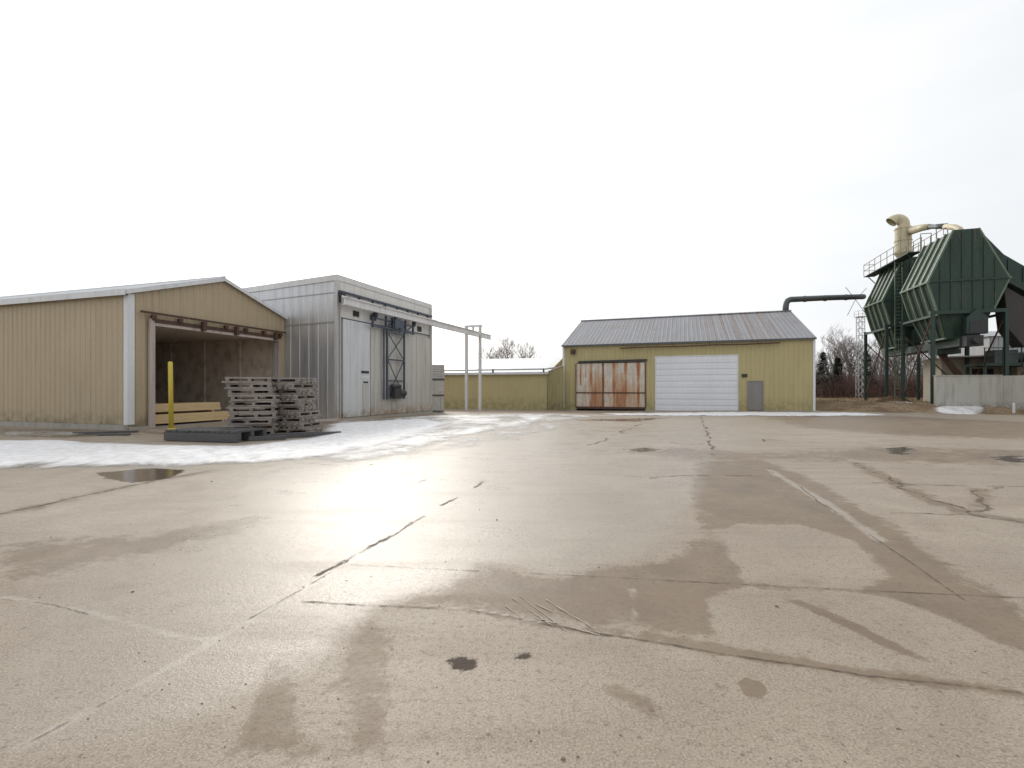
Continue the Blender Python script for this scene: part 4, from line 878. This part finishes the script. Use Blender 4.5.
def evergreen(x, y, h, rad, seed, label):
    rr = random.Random(seed); t = thing('evergreen_tree', label, 'tree', (x, y, gz(x, y)), 0, 'dark evergreens beyond the yard')
    a = MB(); a.tube([(0,0,-.2),(0,0,h*.95)], [.14,.02], 7); a.build('trunk', M['bark'], t)
    m = MB()
    for k in range(1500):
        u = rr.random()**.8; z = .35+u*(h-.35); rmax = rad*(1-u)**.8*(.85+.3*math.sin(z*5+seed)) + .05; th = rr.uniform(0, 6.283); q = rmax*rr.uniform(.25,1.0)**.6
        c = Vector((q*math.cos(th), q*math.sin(th), z-q*.25)); out = Vector((math.cos(th), math.sin(th), rr.uniform(-.5,.25))).normalized(); sd_ = Vector((-math.sin(th), math.cos(th), rr.uniform(-.3,.3)))
        l = rr.uniform(.18,.42); ww = rr.uniform(.05,.11); m.poly([c-sd_*ww, c+out*l*.5-sd_*ww*.6, c+out*l, c+out*l*.5+sd_*ww*.8, c+sd_*ww])
    m.build('crown', M['needle'], t)
def atd(px, Yd): return ((px-512)/FPX*Yd, Yd)
for (px, Yd, h, rad, s, lb) in ((823, 56, 5.3, 1.25, 1, 'dark evergreen close to the right corner of the workshop'), (838, 57, 4.8, .95, 2, 'slim pointed dark evergreen second to the right of the workshop'),
                               (866, 58, 5.6, 1.5, 3, 'broad dark evergreen behind the left legs of the green bins')):
    evergreen(*atd(px, Yd), h, rad, s, lb)
bt_ = [(829,66,7.4,11,'bare grey tree behind the evergreen nearest the workshop'), (846,62,6.9,12,'bare tree in the open gap just left of the lattice mast'), (853,72,8.0,13,'tall bare tree behind the lattice mast'),
       (874,60,6.6,14,'bare tree seen between the leftmost bin legs'), (884,68,7.4,15,'bare tree behind the ladder of the far bin'), (897,62,6.8,16,'bare tree seen between the ladder and the near bin'),
       (915,66,7.2,17,'bare tree under the gap between the two green bins'), (930,74,7.6,18,'bare tree behind the near bin\'s left leg'),
       (506,62,7.6,21,'tallest bare tree rising behind the white low roof'), (494,64,7.0,22,'small bare tree left of the tallest one behind the low roof'), (520,63,6.9,23,'small bare tree right of the tallest one behind the low roof')]
for (px, Yd, h, s, lb) in bt_: bare_tree(*atd(px, Yd), h*1.12, s, lb)
# thicket: a mass of red-brown and grey twigs along the far edge
def thicket(name, x0, x1, y0, y1, hmax, n, mat, seed):
    rr = random.Random(seed); m = MB()
    for k in range(n):
        x, y = rr.uniform(x0, x1), rr.uniform(y0, y1); hh = hmax*rr.uniform(.4, 1)*(.75+.25*math.sin(x*.9+seed)); z0 = .45; q = Vector((x, y, z0)); d = Vector((rr.uniform(-.35,.35), rr.uniform(-.35,.35), 1)).normalized()
        e_ = q + d*hh; m.tube([q, q.lerp(e_, .5)+Vector((rr.uniform(-.1,.1),0,0)), e_], [.04,.03,.012], 3, False)
        for i in range(5):
            b = q.lerp(e_, rr.uniform(.3,.95)); dd = (d + Vector((rr.uniform(-1,1), rr.uniform(-1,1), rr.uniform(-.1,.8)))).normalized(); m.tube([b, b+dd*hh*rr.uniform(.15,.35)], [.02,.01], 3, False)
    return tag(m.build(name, mat), kind='stuff')
thicket('red_brush', 34, 62, 53, 60, 3.0, 1500, M['twig_red'], 5)
thicket('grey_thicket', 36, 90, 62, 84, 7.4, 3600, M['twig'], 6)
thicket('far_thicket', -70, 36, 84, 100, 4.0, 900, M['twig'], 8)
def grit():
    rr = random.Random(31); m = MB()
    for k in range(520):
        y = 2+rr.random()**1.6*26; x = rr.uniform(-1.1, 1.1)*y*1.05
        if not (-12 < x < 26): continue
        r = rr.uniform(.002, .0065)*(1+y*.06)*(2.2 if rr.random() < .06 else 1); z = zg(x, y); a = rr.uniform(0, 6.28); n = 5
        ring = [(x+r*rr.uniform(.6,1.3)*math.cos(a+i*1.257), y+r*rr.uniform(.6,1.3)*math.sin(a+i*1.257), z-.001) for i in range(n)]; top = [(q[0]*.6+x*.4, q[1]*.6+y*.4, z+r*rr.uniform(.4,.8)) for q in ring]
        for i in range(n): j = (i+1) % n; m.quad(ring[i], ring[j], top[j], top[i])
        m.poly(top)
    return tag(m.build('grit', M['grit']), kind='stuff')
M['grit'] = worn('grit_chips', (.22, .175, .135), (.10, .08, .06), .9, fine=8)
grit()
def tufts():
    rr = random.Random(9); m = MB()
    for k in range(5200):
        x, y = rr.uniform(21, 60), rr.uniform(28, 62)
        if y < 34.8-(x-21)*.42 or (x < 22.5 and y < 50): continue
        z = gz_fast(x, y)
        for i in range(2):
            a = rr.uniform(0, 6.28); l = rr.uniform(.08,.26); b = Vector((x+rr.uniform(-.1,.1), y+rr.uniform(-.1,.1), z-.01)); w_ = Vector((math.cos(a), math.sin(a), 0))*.018; tip = b+Vector((rr.uniform(-.1,.1), rr.uniform(-.1,.1), l)); m.poly([b-w_, b+w_, tip])
    return tag(m.build('dry_grass', M['grass_blade']), kind='stuff')
Zg = PZ.reshape(ny, nx)
def gz_fast(x, y): return float(Zg[np.searchsorted(gy, y)-1, np.searchsorted(gx, x)-1])
M['grass_blade'] = worn('dry_grass', (.30, .22, .13), (.16, .10, .06), .9, fine=2)
tufts()
